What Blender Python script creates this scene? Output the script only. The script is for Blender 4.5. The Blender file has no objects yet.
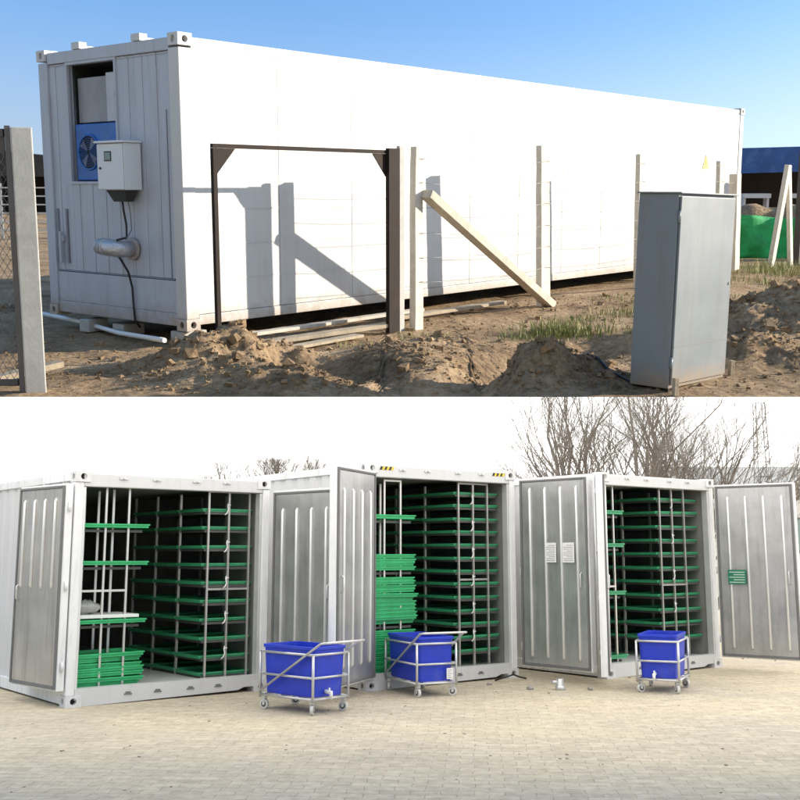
import bpy, bmesh, math, random
from mathutils import Vector, Matrix, noise
R = math.radians
rnd = random.Random(7)
scene = bpy.context.scene
COL = scene.collection
ORD = ['top', 'second', 'third', 'fourth', 'fifth', 'sixth', 'seventh', 'eighth', 'ninth', 'tenth', 'eleventh',
       'twelfth', 'thirteenth', 'fourteenth']

# ------------------------------------------------------------------ placement
# Two yards: a level paved yard (world axes) and, above its near edge, an earth hillside that
# climbs away at 19.3 degrees.  HILL carries hillside-local metres (x right, y up the slope,
# z square to the slope) into the world; it is a rigid rotation and shift.
EYE = 1.6
TILT = R(19.286)
EYE_HILL = 1.62
HILL = (Matrix.Translation((0, 0, EYE)) @ Matrix.Rotation(TILT, 4, 'X') @ Matrix.Translation((0, 0, -EYE_HILL)))
LEVEL = Matrix.Identity(4)


# ------------------------------------------------------------------ materials
def nodes_of(m):
    m.use_nodes = True
    return m.node_tree.nodes, m.node_tree.links


def mat(name, col, rough=.5, metal=0., var=.12, scale=2.5, bump=0., bscale=40., dirt=None, damt=.3, streak=True, spec=.5, mud=0.):
    m = bpy.data.materials.new(name)
    N, L = nodes_of(m)
    b = N['Principled BSDF']
    b.inputs['Roughness'].default_value = rough
    b.inputs['Metallic'].default_value = metal
    b.inputs['Specular IOR Level'].default_value = spec
    tc = N.new('ShaderNodeTexCoord')
    nz = N.new('ShaderNodeTexNoise'); nz.inputs['Scale'].default_value = scale; nz.inputs['Detail'].default_value = 6
    nz.inputs['Roughness'].default_value = .65
    L.new(tc.outputs['Object'], nz.inputs['Vector'])
    cr = N.new('ShaderNodeValToRGB')
    cr.color_ramp.elements[0].position = .3; cr.color_ramp.elements[1].position = .7
    cr.color_ramp.elements[0].color = [max(0, c * (1 - var)) for c in col] + [1]
    cr.color_ramp.elements[1].color = [min(1, c * (1 + var)) for c in col] + [1]
    L.new(nz.outputs['Fac'], cr.inputs['Fac'])
    out = cr.outputs['Color']
    if dirt:
        mp = N.new('ShaderNodeMapping')
        mp.inputs['Scale'].default_value = (9, 9, .7) if streak else (2.2, 2.2, 2.2)
        L.new(tc.outputs['Object'], mp.inputs['Vector'])
        n2 = N.new('ShaderNodeTexNoise'); n2.inputs['Scale'].default_value = 1.3; n2.inputs['Detail'].default_value = 8
        n2.inputs['Roughness'].default_value = .7
        L.new(mp.outputs['Vector'], n2.inputs['Vector'])
        r2 = N.new('ShaderNodeMapRange'); r2.inputs['From Min'].default_value = .5; r2.inputs['From Max'].default_value = .8
        r2.inputs['To Max'].default_value = damt
        L.new(n2.outputs['Fac'], r2.inputs['Value'])
        mx = N.new('ShaderNodeMix'); mx.data_type = 'RGBA'
        L.new(r2.outputs['Result'], mx.inputs['Factor']); L.new(out, mx.inputs[6])
        mx.inputs[7].default_value = (*dirt, 1)
        out = mx.outputs[2]
    if mud:      # splashed earth along the foot, ragged upper edge
        sp = N.new('ShaderNodeSeparateXYZ'); L.new(tc.outputs['Object'], sp.inputs[0])
        mz = N.new('ShaderNodeMapRange'); mz.inputs['From Min'].default_value = 0; mz.inputs['From Max'].default_value = mud
        mz.inputs['To Min'].default_value = .62; mz.inputs['To Max'].default_value = -.25
        L.new(sp.outputs['Z'], mz.inputs['Value'])
        n5 = N.new('ShaderNodeTexNoise'); n5.inputs['Scale'].default_value = 7; n5.inputs['Detail'].default_value = 9; n5.inputs['Roughness'].default_value = .8
        L.new(tc.outputs['Object'], n5.inputs['Vector'])
        a5 = N.new('ShaderNodeMath'); a5.operation = 'ADD'; L.new(mz.outputs['Result'], a5.inputs[0]); L.new(n5.outputs['Fac'], a5.inputs[1])
        r5 = N.new('ShaderNodeMapRange'); r5.inputs['From Min'].default_value = .72; r5.inputs['From Max'].default_value = 1.15; r5.inputs['To Max'].default_value = .75
        L.new(a5.outputs[0], r5.inputs['Value'])
        m5 = N.new('ShaderNodeMix'); m5.data_type = 'RGBA'; m5.inputs[7].default_value = (.30, .21, .13, 1)
        L.new(r5.outputs['Result'], m5.inputs['Factor']); L.new(out, m5.inputs[6]); out = m5.outputs[2]
    L.new(out, b.inputs['Base Color'])
    rr = N.new('ShaderNodeMapRange')
    rr.inputs['To Min'].default_value = max(.05, rough - .12); rr.inputs['To Max'].default_value = min(1, rough + .12)
    L.new(nz.outputs['Fac'], rr.inputs['Value']); L.new(rr.outputs['Result'], b.inputs['Roughness'])
    if bump:
        n3 = N.new('ShaderNodeTexNoise'); n3.inputs['Scale'].default_value = bscale; n3.inputs['Detail'].default_value = 5
        L.new(tc.outputs['Object'], n3.inputs['Vector'])
        bp = N.new('ShaderNodeBump'); bp.inputs['Strength'].default_value = bump; bp.inputs['Distance'].default_value = .02
        L.new(n3.outputs['Fac'], bp.inputs['Height']); L.new(bp.outputs['Normal'], b.inputs['Normal'])
    return m


M = {}
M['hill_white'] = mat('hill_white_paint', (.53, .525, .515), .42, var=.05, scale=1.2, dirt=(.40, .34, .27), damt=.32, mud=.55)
M['hill_end'] = mat('shade_tinted_end_white', (.43, .455, .51), .45, var=.06, scale=1.5, dirt=(.24, .21, .20), damt=.5, mud=.6)  # container white, darkened and blued to carry the end wall's shade
M['white'] = mat('white_paint', (.61, .61, .61), .4, var=.03, scale=1.5, dirt=(.40, .37, .33), damt=.28)
M['white2'] = mat('worn_white_paint', (.78, .785, .785), .45, var=.06, scale=4, dirt=(.22, .2, .18), damt=.5)
M['casting'] = mat('casting_paint', (.66, .66, .66), .5, var=.1, scale=9, dirt=(.2, .17, .14), damt=.6, streak=False)
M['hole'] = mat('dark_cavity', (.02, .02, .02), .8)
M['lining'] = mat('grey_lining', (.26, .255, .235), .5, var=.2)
M['alufloor'] = mat('worn_floor', (.55, .55, .53), .45, var=.12, scale=5, dirt=(.3, .27, .22), damt=.5, streak=False)
M['steel'] = mat('door_steel', (.50, .50, .495), .36, .65, var=.16, scale=2.4, dirt=(.25, .235, .215), damt=.6, bump=.06, bscale=5)  # dirt streaks and uneven tone also stand in for mottled reflections
M['steel_warm'] = mat('reflection_tinted_steel', (.50, .48, .45), .36, .6, var=.16, scale=1.8, dirt=(.28, .23, .18), damt=.85, bump=.06, bscale=5)  # beige tint paints in the paving's reflection; streaks as on door steel
M['rib'] = mat('bright_rib', (.72, .72, .71), .32, .4, var=.05)
M['gasket'] = mat('grey_gasket', (.16, .16, .16), .7)
M['bar'] = mat('stainless_tube', (.62, .60, .57), .3, .75, var=.06)
M['galv'] = mat('galvanised_tube', (.60, .60, .60), .36, .55, var=.1, scale=10, bump=.05)
M['shelf'] = mat('shelf_rail', (.10, .10, .095), .5, .4)
M['tray'] = mat('green_plastic', (.045, .33, .15), .42, var=.3, scale=3, bump=.1, bscale=60, dirt=(.06, .12, .06), damt=.6, streak=False)
M['tray2'] = mat('green_plastic_light', (.03, .42, .15), .45, var=.2, scale=7, bump=.15, bscale=50)
M['hose'] = mat('white_hose', (.75, .75, .73), .5, var=.04)
M['board'] = mat('white_board', (.75, .76, .74), .5, var=.05)
M['bag'] = mat('grey_film', (.45, .45, .44), .5, var=.2, scale=12, bump=.4, bscale=20)
M['blue'] = mat('blue_plastic', (.012, .04, .50), .42, var=.16, scale=5, dirt=(.09, .11, .36), damt=.6, streak=False, bump=.12, bscale=14)
M['bluein'] = mat('blue_plastic_rim', (.02, .032, .50), .4, var=.1)
M['wheel'] = mat('pale_wheel', (.62, .61, .57), .5, var=.12, scale=20, dirt=(.2, .18, .15), damt=.5, streak=False)
M['dark'] = mat('dark_rubber', (.03, .03, .03), .6)
M['yellow'] = mat('hazard_yellow', (.75, .52, .03), .5, var=.05)
M['black'] = mat('hazard_black', (.02, .02, .02), .5)
M['paper'] = mat('paper', (.78, .78, .76), .7, var=.03)
M['ink'] = mat('grey_ink', (.3, .3, .32), .7)
M['greensign'] = mat('green_sign', (.02, .20, .11), .5, var=.1)
M['sign_ink'] = mat('pale_ink', (.5, .62, .55), .6)
M['concrete'] = mat('concrete_post', (.42, .405, .375), .85, var=.14, scale=6, bump=.08, bscale=50, dirt=(.28, .25, .2), damt=.5, streak=False)
M['pale_post'] = mat('pale_post', (.60, .55, .465), .8, var=.16, scale=5, bump=.25, bscale=60, dirt=(.33, .27, .19), damt=.5)
M['wood'] = mat('raw_timber', (.50, .45, .37), .85, var=.2, scale=7, bump=.3, bscale=40, dirt=(.27, .21, .15), damt=.7)
M['oldwood'] = mat('old_plank', (.36, .29, .20), .85, var=.25, scale=4, bump=.3, bscale=40, dirt=(.16, .12, .08), damt=.6)
M['darkwood'] = mat('dark_timber', (.07, .06, .05), .85, var=.2)
M['gate'] = mat('rusted_brown_steel', (.022, .015, .012), .75, 0, var=.3, scale=9, dirt=(.06, .03, .018), damt=.5, streak=False, spec=.2)
M['gate_grey'] = mat('weathered_dark_steel', (.10, .09, .085), .6, .3, var=.2)
M['wire'] = mat('galvanised_wire', (.2, .195, .19), .5, .6)
M['cab'] = mat('grey_cabinet_paint', (.165, .187, .202), .42, var=.07, scale=2.2, dirt=(.15, .125, .10), damt=.6, mud=.4)
M['unit_blue'] = mat('blue_unit_paint', (.015, .12, .42), .4, var=.22, scale=6, dirt=(.12, .18, .3), damt=.5, streak=False)
M['unit_grey'] = mat('unit_panel', (.26, .26, .27), .35, .4, var=.2, scale=3)
M['unit_light'] = mat('unit_light_panel', (.45, .46, .49), .35, .3, var=.12, scale=3)
M['seam'] = mat('seam_shadow_gap', (.24, .25, .28), .6)
M['box'] = mat('control_box_paint', (.66, .68, .70), .4, var=.03)
M['glass'] = mat('dull_screen', (.20, .27, .25), .15, var=.1)
M['foil'] = mat('aluminium_foil', (.52, .53, .56), .42, .6, var=.12, scale=20, bump=.6, bscale=25)
M['cable'] = mat('black_cable', (.015, .015, .017), .5)
M['pipe'] = mat('white_pipe', (.72, .72, .70), .45, var=.05)
M['roofblue'] = mat('blue_sheet', (.02, .09, .30), .4, var=.3, scale=1.5, dirt=(.2, .3, .45), damt=.5, streak=False)
M['shed'] = mat('dark_boards', (.05, .042, .038), .8, var=.3)
M['net'] = mat('green_net', (.02, .33, .09), .75, var=.35, scale=3, bump=.4, bscale=14)
M['bark'] = mat('grey_bark', (.20, .175, .15), .9, var=.3, scale=8)
M['roofgrey'] = mat('grey_roof', (.30, .31, .31), .7, var=.12, scale=.8)
M['facade'] = mat('pale_render', (.55, .54, .51), .8, var=.08, scale=.6)
M['underside'] = mat('pale_bounce_underside', (.72, .71, .68), .9, var=.06, scale=.7)  # unseen underside, made pale to bounce light into the yard below
M['stone'] = mat('grey_stone', (.32, .30, .28), .9, var=.2, scale=9, bump=.3)
M['triangle'] = mat('warning_yellow', (.75, .55, .05), .5)


def soil_material():
    m = bpy.data.materials.new('dry_soil')
    N, L = nodes_of(m); b = N['Principled BSDF']; b.inputs['Roughness'].default_value = .95
    b.inputs['Specular IOR Level'].default_value = .1
    tc = N.new('ShaderNodeTexCoord')
    a = N.new('ShaderNodeTexNoise'); a.inputs['Scale'].default_value = .9; a.inputs['Detail'].default_value = 9; a.inputs['Roughness'].default_value = .7
    c = N.new('ShaderNodeTexNoise'); c.inputs['Scale'].default_value = 13; c.inputs['Detail'].default_value = 8; c.inputs['Roughness'].default_value = .75
    v = N.new('ShaderNodeTexVoronoi'); v.inputs['Scale'].default_value = 16
    for n in (a, c, v): L.new(tc.outputs['Object'], n.inputs['Vector'])
    r = N.new('ShaderNodeValToRGB')
    e = r.color_ramp.elements
    e[0].position = .36; e[0].color = (.10, .066, .038, 1)
    e[1].position = .68; e[1].color = (.62, .46, .29, 1)
    k = e.new(.5); k.color = (.34, .232, .135, 1)
    mx = N.new('ShaderNodeMath'); mx.operation = 'MULTIPLY_ADD'; mx.inputs[1].default_value = .55
    m2 = N.new('ShaderNodeMath'); m2.operation = 'MULTIPLY'; m2.inputs[1].default_value = .45
    L.new(c.outputs['Fac'], m2.inputs[0]); L.new(a.outputs['Fac'], mx.inputs[0]); L.new(m2.outputs[0], mx.inputs[2])
    L.new(mx.outputs[0], r.inputs['Fac']); L.new(r.outputs['Color'], b.inputs['Base Color'])
    ad = N.new('ShaderNodeMath'); ad.operation = 'MULTIPLY_ADD'; ad.inputs[1].default_value = -.5
    L.new(v.outputs['Distance'], ad.inputs[0]); L.new(c.outputs['Fac'], ad.inputs[2])
    bp = N.new('ShaderNodeBump'); bp.inputs['Strength'].default_value = .9; bp.inputs['Distance'].default_value = .05
    L.new(ad.outputs[0], bp.inputs['Height']); L.new(bp.outputs['Normal'], b.inputs['Normal'])
    return m


def paver_material():
    m = bpy.data.materials.new('worn_pavers')
    N, L = nodes_of(m); b = N['Principled BSDF']; b.inputs['Roughness'].default_value = .85
    b.inputs['Specular IOR Level'].default_value = .25
    tc = N.new('ShaderNodeTexCoord')
    wob = N.new('ShaderNodeTexNoise'); wob.inputs['Scale'].default_value = 2.6; wob.inputs['Detail'].default_value = 6
    L.new(tc.outputs['Object'], wob.inputs['Vector'])
    sc = N.new('ShaderNodeVectorMath'); sc.operation = 'SCALE'; sc.inputs['Scale'].default_value = .085
    L.new(wob.outputs['Color'], sc.inputs[0])
    ad = N.new('ShaderNodeVectorMath'); L.new(tc.outputs['Object'], ad.inputs[0]); L.new(sc.outputs[0], ad.inputs[1])
    mp = N.new('ShaderNodeMapping'); mp.inputs['Rotation'].default_value = (0, 0, R(4)); L.new(ad.outputs[0], mp.inputs['Vector'])
    br = N.new('ShaderNodeTexBrick'); br.inputs['Scale'].default_value = 1
    br.inputs['Brick Width'].default_value = .215; br.inputs['Row Height'].default_value = .118
    br.inputs['Mortar Size'].default_value = .0045; br.inputs['Mortar Smooth'].default_value = 1.
    br.inputs['Color1'].default_value = (.51, .455, .37, 1); br.inputs['Color2'].default_value = (.60, .54, .44, 1)
    br.inputs['Mortar'].default_value = (.42, .37, .295, 1)
    L.new(mp.outputs['Vector'], br.inputs['Vector'])
    big = N.new('ShaderNodeTexNoise'); big.inputs['Scale'].default_value = .45; big.inputs['Detail'].default_value = 7; big.inputs['Roughness'].default_value = .6
    bo = N.new('ShaderNodeMapping'); bo.inputs['Location'].default_value = (3.7, 1.9, 0); L.new(tc.outputs['Object'], bo.inputs['Vector'])
    L.new(bo.outputs['Vector'], big.inputs['Vector'])
    fine = N.new('ShaderNodeTexNoise'); fine.inputs['Scale'].default_value = 9; fine.inputs['Detail'].default_value = 9; fine.inputs['Roughness'].default_value = .75
    L.new(tc.outputs['Object'], fine.inputs['Vector'])
    r1 = N.new('ShaderNodeValToRGB'); e = r1.color_ramp.elements
    e[0].position = .36; e[0].color = (.88, .87, .85, 1); e[1].position = .66; e[1].color = (1.05, 1.01, .90, 1)
    L.new(big.outputs['Fac'], r1.inputs['Fac'])
    r2 = N.new('ShaderNodeValToRGB'); e = r2.color_ramp.elements
    e[0].position = .35; e[0].color = (.78, .77, .75, 1); e[1].position = .6; e[1].color = (1.06, 1.06, 1.06, 1)
    L.new(fine.outputs['Fac'], r2.inputs['Fac'])
    # sand swept over the joints in patches
    rs = N.new('ShaderNodeMapRange'); rs.inputs['From Min'].default_value = .47; rs.inputs['From Max'].default_value = .64; rs.inputs['To Max'].default_value = .7
    n4 = N.new('ShaderNodeTexNoise'); n4.inputs['Scale'].default_value = 1.1; n4.inputs['Detail'].default_value = 8
    L.new(tc.outputs['Object'], n4.inputs['Vector']); L.new(n4.outputs['Fac'], rs.inputs['Value'])
    ms = N.new('ShaderNodeMix'); ms.data_type = 'RGBA'; ms.inputs[7].default_value = (.57, .51, .405, 1)
    L.new(rs.outputs['Result'], ms.inputs['Factor']); L.new(br.outputs['Color'], ms.inputs[6])
    out = ms.outputs[2]
    for q in (r1, r2):
        mx = N.new('ShaderNodeMix'); mx.data_type = 'RGBA'; mx.blend_type = 'MULTIPLY'; mx.inputs['Factor'].default_value = 1
        L.new(out, mx.inputs[6]); L.new(q.outputs['Color'], mx.inputs[7]); out = mx.outputs[2]
    L.new(out, b.inputs['Base Color'])
    h = N.new('ShaderNodeMath'); h.operation = 'MULTIPLY_ADD'; h.inputs[1].default_value = -.7
    L.new(br.outputs['Fac'], h.inputs[0]); L.new(fine.outputs['Fac'], h.inputs[2])
    bp = N.new('ShaderNodeBump'); bp.inputs['Strength'].default_value = .6; bp.inputs['Distance'].default_value = .012
    L.new(h.outputs[0], bp.inputs['Height']); L.new(bp.outputs['Normal'], b.inputs['Normal'])
    return m


m = bpy.data.materials.new('overcast_sky_light'); N, L = nodes_of(m); N.clear()
o_ = N.new('ShaderNodeOutputMaterial'); e_ = N.new('ShaderNodeEmission'); e_.inputs['Color'].default_value = (1, .985, .965, 1); e_.inputs['Strength'].default_value = 1.15
L.new(e_.outputs[0], o_.inputs['Surface']); M['overcast'] = m
M['soil'] = soil_material()
M['pavers'] = paver_material()


def grass_material():
    m = bpy.data.materials.new('dry_green_grass')
    N, L = nodes_of(m); b = N['Principled BSDF']; b.inputs['Roughness'].default_value = .7
    tc = N.new('ShaderNodeTexCoord'); n = N.new('ShaderNodeTexNoise'); n.inputs['Scale'].default_value = 9
    L.new(tc.outputs['Object'], n.inputs['Vector'])
    r = N.new('ShaderNodeValToRGB'); e = r.color_ramp.elements
    e[0].position = .35; e[0].color = (.14, .18, .035, 1); e[1].position = .68; e[1].color = (.38, .34, .13, 1)
    L.new(n.outputs['Fac'], r.inputs['Fac']); L.new(r.outputs['Color'], b.inputs['Base Color'])
    return m


M['grass'] = grass_material()


# ------------------------------------------------------------------ mesh builder
class MB:
    def __init__(s):
        s.v = []; s.f = []; s.sm = []

    def add(s, vs, fs, smooth=False):
        k = len(s.v); s.v += [tuple(p) for p in vs]; s.f += [tuple(i + k for i in f) for f in fs]; s.sm += [smooth] * len(fs)
        return s

    def box(s, x0, x1, y0, y1, z0, z1, mtx=None):
        vs = [Vector((x, y, z)) for z in (z0, z1) for y in (y0, y1) for x in (x0, x1)]
        if mtx is not None: vs = [mtx @ p for p in vs]
        return s.add(vs, [(0, 2, 3, 1), (4, 5, 7, 6), (0, 1, 5, 4), (2, 6, 7, 3), (0, 4, 6, 2), (1, 3, 7, 5)])

    def frustum(s, b, t, z0, z1):      # b, t = (x0,x1,y0,y1)
        vs = [(b[0], b[2], z0), (b[1], b[2], z0), (b[0], b[3], z0), (b[1], b[3], z0), (t[0], t[2], z1), (t[1], t[2], z1), (t[0], t[3], z1), (t[1], t[3], z1)]
        return s.add(vs, [(0, 2, 3, 1), (4, 5, 7, 6), (0, 1, 5, 4), (2, 6, 7, 3), (0, 4, 6, 2), (1, 3, 7, 5)])

    def tube(s, pts, r, n=8, cap=True, smooth=True):
        pts = [Vector(p) for p in pts]
        rs = r if isinstance(r, (list, tuple)) else [r] * len(pts)
        k = len(s.v); prev = None
        for i, p in enumerate(pts):
            a = pts[max(0, i - 1)]; c = pts[min(len(pts) - 1, i + 1)]
            t = (c - a).normalized()
            if prev is None:
                u = t.orthogonal().normalized()
            else:
                u = (prev - t * prev.dot(t))
                u = u.normalized() if u.length > 1e-6 else t.orthogonal().normalized()
            prev = u; w = t.cross(u)
            for j in range(n):
                an = 2 * math.pi * j / n
                s.v.append(tuple(p + (u * math.cos(an) + w * math.sin(an)) * rs[i]))
        for i in range(len(pts) - 1):
            for j in range(n):
                a = k + i * n + j; b = k + i * n + (j + 1) % n
                s.f.append((a, b, b + n, a + n)); s.sm.append(smooth)
        if cap:
            s.f.append(tuple(k + j for j in reversed(range(n)))); s.sm.append(False)
            s.f.append(tuple(k + (len(pts) - 1) * n + j for j in range(n))); s.sm.append(False)
        return s

    def bar(s, p0, p1, w, h, up=(0, 0, 1)):
        p0 = Vector(p0); p1 = Vector(p1); t = (p1 - p0).normalized(); u = Vector(up)
        u = (u - t * u.dot(t)).normalized(); x = t.cross(u)
        vs = [p + x * a * w / 2 + u * b * h / 2 for p in (p0, p1) for a, b in ((-1, -1), (1, -1), (1, 1), (-1, 1))]
        return s.add(vs, [(0, 1, 2, 3), (7, 6, 5, 4), (0, 4, 5, 1), (1, 5, 6, 2), (2, 6, 7, 3), (3, 7, 4, 0)])

    def disc(s, c, axis, r, n=24, r0=0.):
        c = Vector(c); t = Vector(axis).normalized(); u = t.orthogonal().normalized(); w = t.cross(u)
        ring = [c + (u * math.cos(2 * math.pi * j / n) + w * math.sin(2 * math.pi * j / n)) * r for j in range(n)]
        return s.add(ring, [tuple(range(n))])

    def poly(s, pts, ext):      # flat outline extruded by a vector
        pts = [Vector(p) for p in pts]; e = Vector(ext); n = len(pts)
        vs = pts + [p + e for p in pts]
        return s.add(vs, [tuple(reversed(range(n))), tuple(range(n, 2 * n))] + [(i, (i + 1) % n, n + (i + 1) % n, n + i) for i in range(n)])

    def build(s, name, m, parent=None, bevel=0., mtx=None):
        me = bpy.data.meshes.new(name)
        me.from_pydata(s.v, [], s.f)
        me.polygons.foreach_set('use_smooth', s.sm)
        bm = bmesh.new(); bm.from_mesh(me)
        bmesh.ops.recalc_face_normals(bm, faces=bm.faces); bm.to_mesh(me); bm.free()
        me.materials.append(M[m] if isinstance(m, str) else m)
        return link(name, me, parent, mtx, bevel)


def link(name, me, parent=None, mtx=None, bevel=0.):
    o = bpy.data.objects.new(name, me); COL.objects.link(o)
    if parent is not None: o.parent = parent
    if mtx is not None: o.matrix_local = mtx
    if bevel:
        b = o.modifiers.new('edge', 'BEVEL'); b.width = bevel; b.segments = 2; b.limit_method = 'ANGLE'; b.angle_limit = R(40)
    return o


def tag(o, label=None, cat=None, group=None, kind=None):
    for k, v in (('label', label), ('category', cat), ('group', group), ('kind', kind)):
        if v: o[k] = v
    return o


def thing(name, mtx, label, cat, group=None):
    o = bpy.data.objects.new(name, None); o.empty_display_size = .2
    COL.objects.link(o); o.matrix_world = mtx
    return tag(o, label, cat, group)


def place(x, y, z=0, yaw=0):
    return Matrix.Translation((x, y, z)) @ Matrix.Rotation(yaw, 4, 'Z')


def casting_mb(mb, cx, cy, cz, sx, sy):
    """corner casting with an oval hole in its front (-y or +y) and outer side faces; centre of the block given"""
    w, d, h = .175, .16, .118
    x0, x1, y0, y1, z0, z1 = cx - w / 2, cx + w / 2, cy - d / 2, cy + d / 2, cz - h / 2, cz + h / 2

    def holed(o, u, v, n, hw, hh, rw, rh, depth):
        k = 16; ring = []; outer = []
        for j in range(k):
            a = 2 * math.pi * j / k; c, s_ = math.cos(a), math.sin(a)
            ring.append(o + u * c * rw + v * s_ * rh)
            q = 1 / max(abs(c), abs(s_)); outer.append(o + u * c * q * hw + v * s_ * q * hh)
        inner = [p - n * depth for p in ring]
        fs = [(j, (j + 1) % k, k + (j + 1) % k, k + j) for j in range(k)]
        fs += [(k + j, k + (j + 1) % k, 2 * k + (j + 1) % k, 2 * k + j) for j in range(k)]
        mb.add(outer + ring + inner, fs)
        return inner
    c = Vector((cx, cy, cz)); X, Y, Z = Vector((1, 0, 0)), Vector((0, 1, 0)), Vector((0, 0, 1))
    hol = [holed(c + Y * sy * d / 2, X, Z, Y * sy, w / 2, h / 2, .036, .034, .05),
           holed(c + X * sx * w / 2, Y, Z, X * sx, d / 2, h / 2, .03, .036, .05)]
    mb.add([(x0, y0, z1), (x1, y0, z1), (x1, y1, z1), (x0, y1, z1)], [(0, 1, 2, 3)])
    mb.add([(x0, y0, z0), (x1, y0, z0), (x1, y1, z0), (x0, y1, z0)], [(3, 2, 1, 0)])
    yb = y1 if sy < 0 else y0; xb = x1 if sx < 0 else x0
    mb.add([(x0, yb, z0), (x1, yb, z0), (x1, yb, z1), (x0, yb, z1)], [(0, 1, 2, 3)])
    mb.add([(xb, y0, z0), (xb, y1, z0), (xb, y1, z1), (xb, y0, z1)], [(0, 1, 2, 3)])
    return hol


def casting(parent, cx, cy, cz, sx, sy, m='casting'):
    mb = MB(); hol = casting_mb(mb, cx, cy, cz, sx, sy)
    o = mb.build('corner_casting', m, parent)
    hb = MB()
    for ring in hol: hb.add(ring, [tuple(range(len(ring)))])
    hb.build('casting_hole', 'hole', o)
    return o


def corrugated(p0, p1, z0, z1, nrm, pitch=.28, depth=.03, flip=False):
    """one pressed panel wall from p0 to p1 (xy), ribs standing depth out along nrm"""
    p0 = Vector((*p0, 0)); p1 = Vector((*p1, 0)); n = Vector((*nrm, 0)); L_ = (p1 - p0).length; t = (p1 - p0) / L_
    k = max(1, round(L_ / pitch)); prof = []
    for i in range(k):
        a = i * L_ / k; w = L_ / k
        prof += [(a, 0), (a + w * .36, 0), (a + w * .5, depth), (a + w * .86, depth)]
    prof.append((L_, 0))
    vs = []
    for s_, d in prof:
        q = p0 + t * s_ + n * d
        vs += [(q.x, q.y, z0), (q.x, q.y, z1)]
    return vs, [(2 * i, 2 * i + 2, 2 * i + 3, 2 * i + 1) for i in range(len(prof) - 1)]


# ================================================================== HILLSIDE YARD
WO = Vector((-2.147, 10.816, .17)); WTH = R(50.25)
WE1 = Vector((math.cos(WTH), math.sin(WTH), 0)); WN = Vector((math.sin(WTH), -math.cos(WTH), 0))


def ss(a, b, x):
    t = min(1, max(0, (x - a) / (b - a))); return t * t * (3 - 2 * t)


def seg_d(px, py, a, b):
    ax, ay = a; bx, by = b; dx, dy = bx - ax, by - ay
    t = max(0, min(1, ((px - ax) * dx + (py - ay) * dy) / (dx * dx + dy * dy)))
    return math.hypot(px - ax - t * dx, py - ay - t * dy)


def gauss(x, y, cx, cy, rx, ry, rot=0):
    c, s = math.cos(rot), math.sin(rot); dx, dy = x - cx, y - cy
    return math.exp(-(((dx * c + dy * s) / rx) ** 2 + ((-dx * s + dy * c) / ry) ** 2))


def hill_h(x, y):
    p = Vector((x, y, 0)) - WO; s = p.dot(WE1); d = p.dot(WN)
    h = 0.
    h += .10 * ss(2.5, 9, s) * math.exp(-((d - 1.) / .9) ** 2) * (1 - ss(13, 16, s))
    heaps = .34 * gauss(x, y, -1.62, 9.75, .62, .42, .5) + .17 * gauss(x, y, -1.2, 8.75, .75, .4, -.3)
    h += .17 * gauss(x, y, .12, 9.7, .5, .95, .25)
    heaps += .30 * gauss(x, y, 1.3, 8.9, .55, .36, .6) + .10 * gauss(x, y, .55, 10.6, .5, .35, .7)
    heaps += .56 * gauss(x, y, 4.7, 11.9, 1.5, .9, .5) + .3 * gauss(x, y, 6.9, 12.6, 1.6, 1.2) + .2 * gauss(x, y, 3.3, 9.9, .5, .4)
    d1 = min(seg_d(x, y, (-1.15, 9.75), (-.35, 9.15)), seg_d(x, y, (-.35, 9.15), (.32, 8.2)))
    d2 = min(seg_d(x, y, (.32, 8.2), (.85, 9.35)), seg_d(x, y, (.85, 9.35), (2.1, 10.9)))
    h += heaps - .15 * math.exp(-(d1 / .26) ** 2) - .2 * math.exp(-(d2 / .32) ** 2)
    rough = .02 + .085 * min(1, heaps * 5) + .05 * math.exp(-(min(d1, d2) / .5) ** 2)
    if y < 16:
        q = Vector((x * 2.3, y * 2.3, 3.1))
        f = noise.fractal(q, .9, 2.1, 5) * 1.0
        t = abs(noise.noise(Vector((x * 7, y * 7, 1.7)))) * .7 + abs(noise.noise(Vector((x * 15, y * 15, 4.7)))) * .35
        h += rough * (f + t)
    flat = gauss(x, y, 2.3, 8.85, .62, .5)
    h = h * (1 - .92 * flat) + .03 * flat
    wall = ss(.35, -.2, abs(d - 1.215) - 1.215) * ss(-.6, .0, s) * ss(14.6, 14., s) if -.6 < d + 2.43 < 3.6 else 0
    if -3.0 < d < .4 and -.5 < s < 14.2: h = min(h, .06)
    if y > 24: h += .35 * noise.noise(Vector((x * .06, y * .06, 0))) * ss(24, 60, y) * 2
    if x < -6: h += 0
    return h


def cut_z(y): return EYE_HILL - .1962 * y     # brow of the bank, seen from the yard below it


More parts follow.
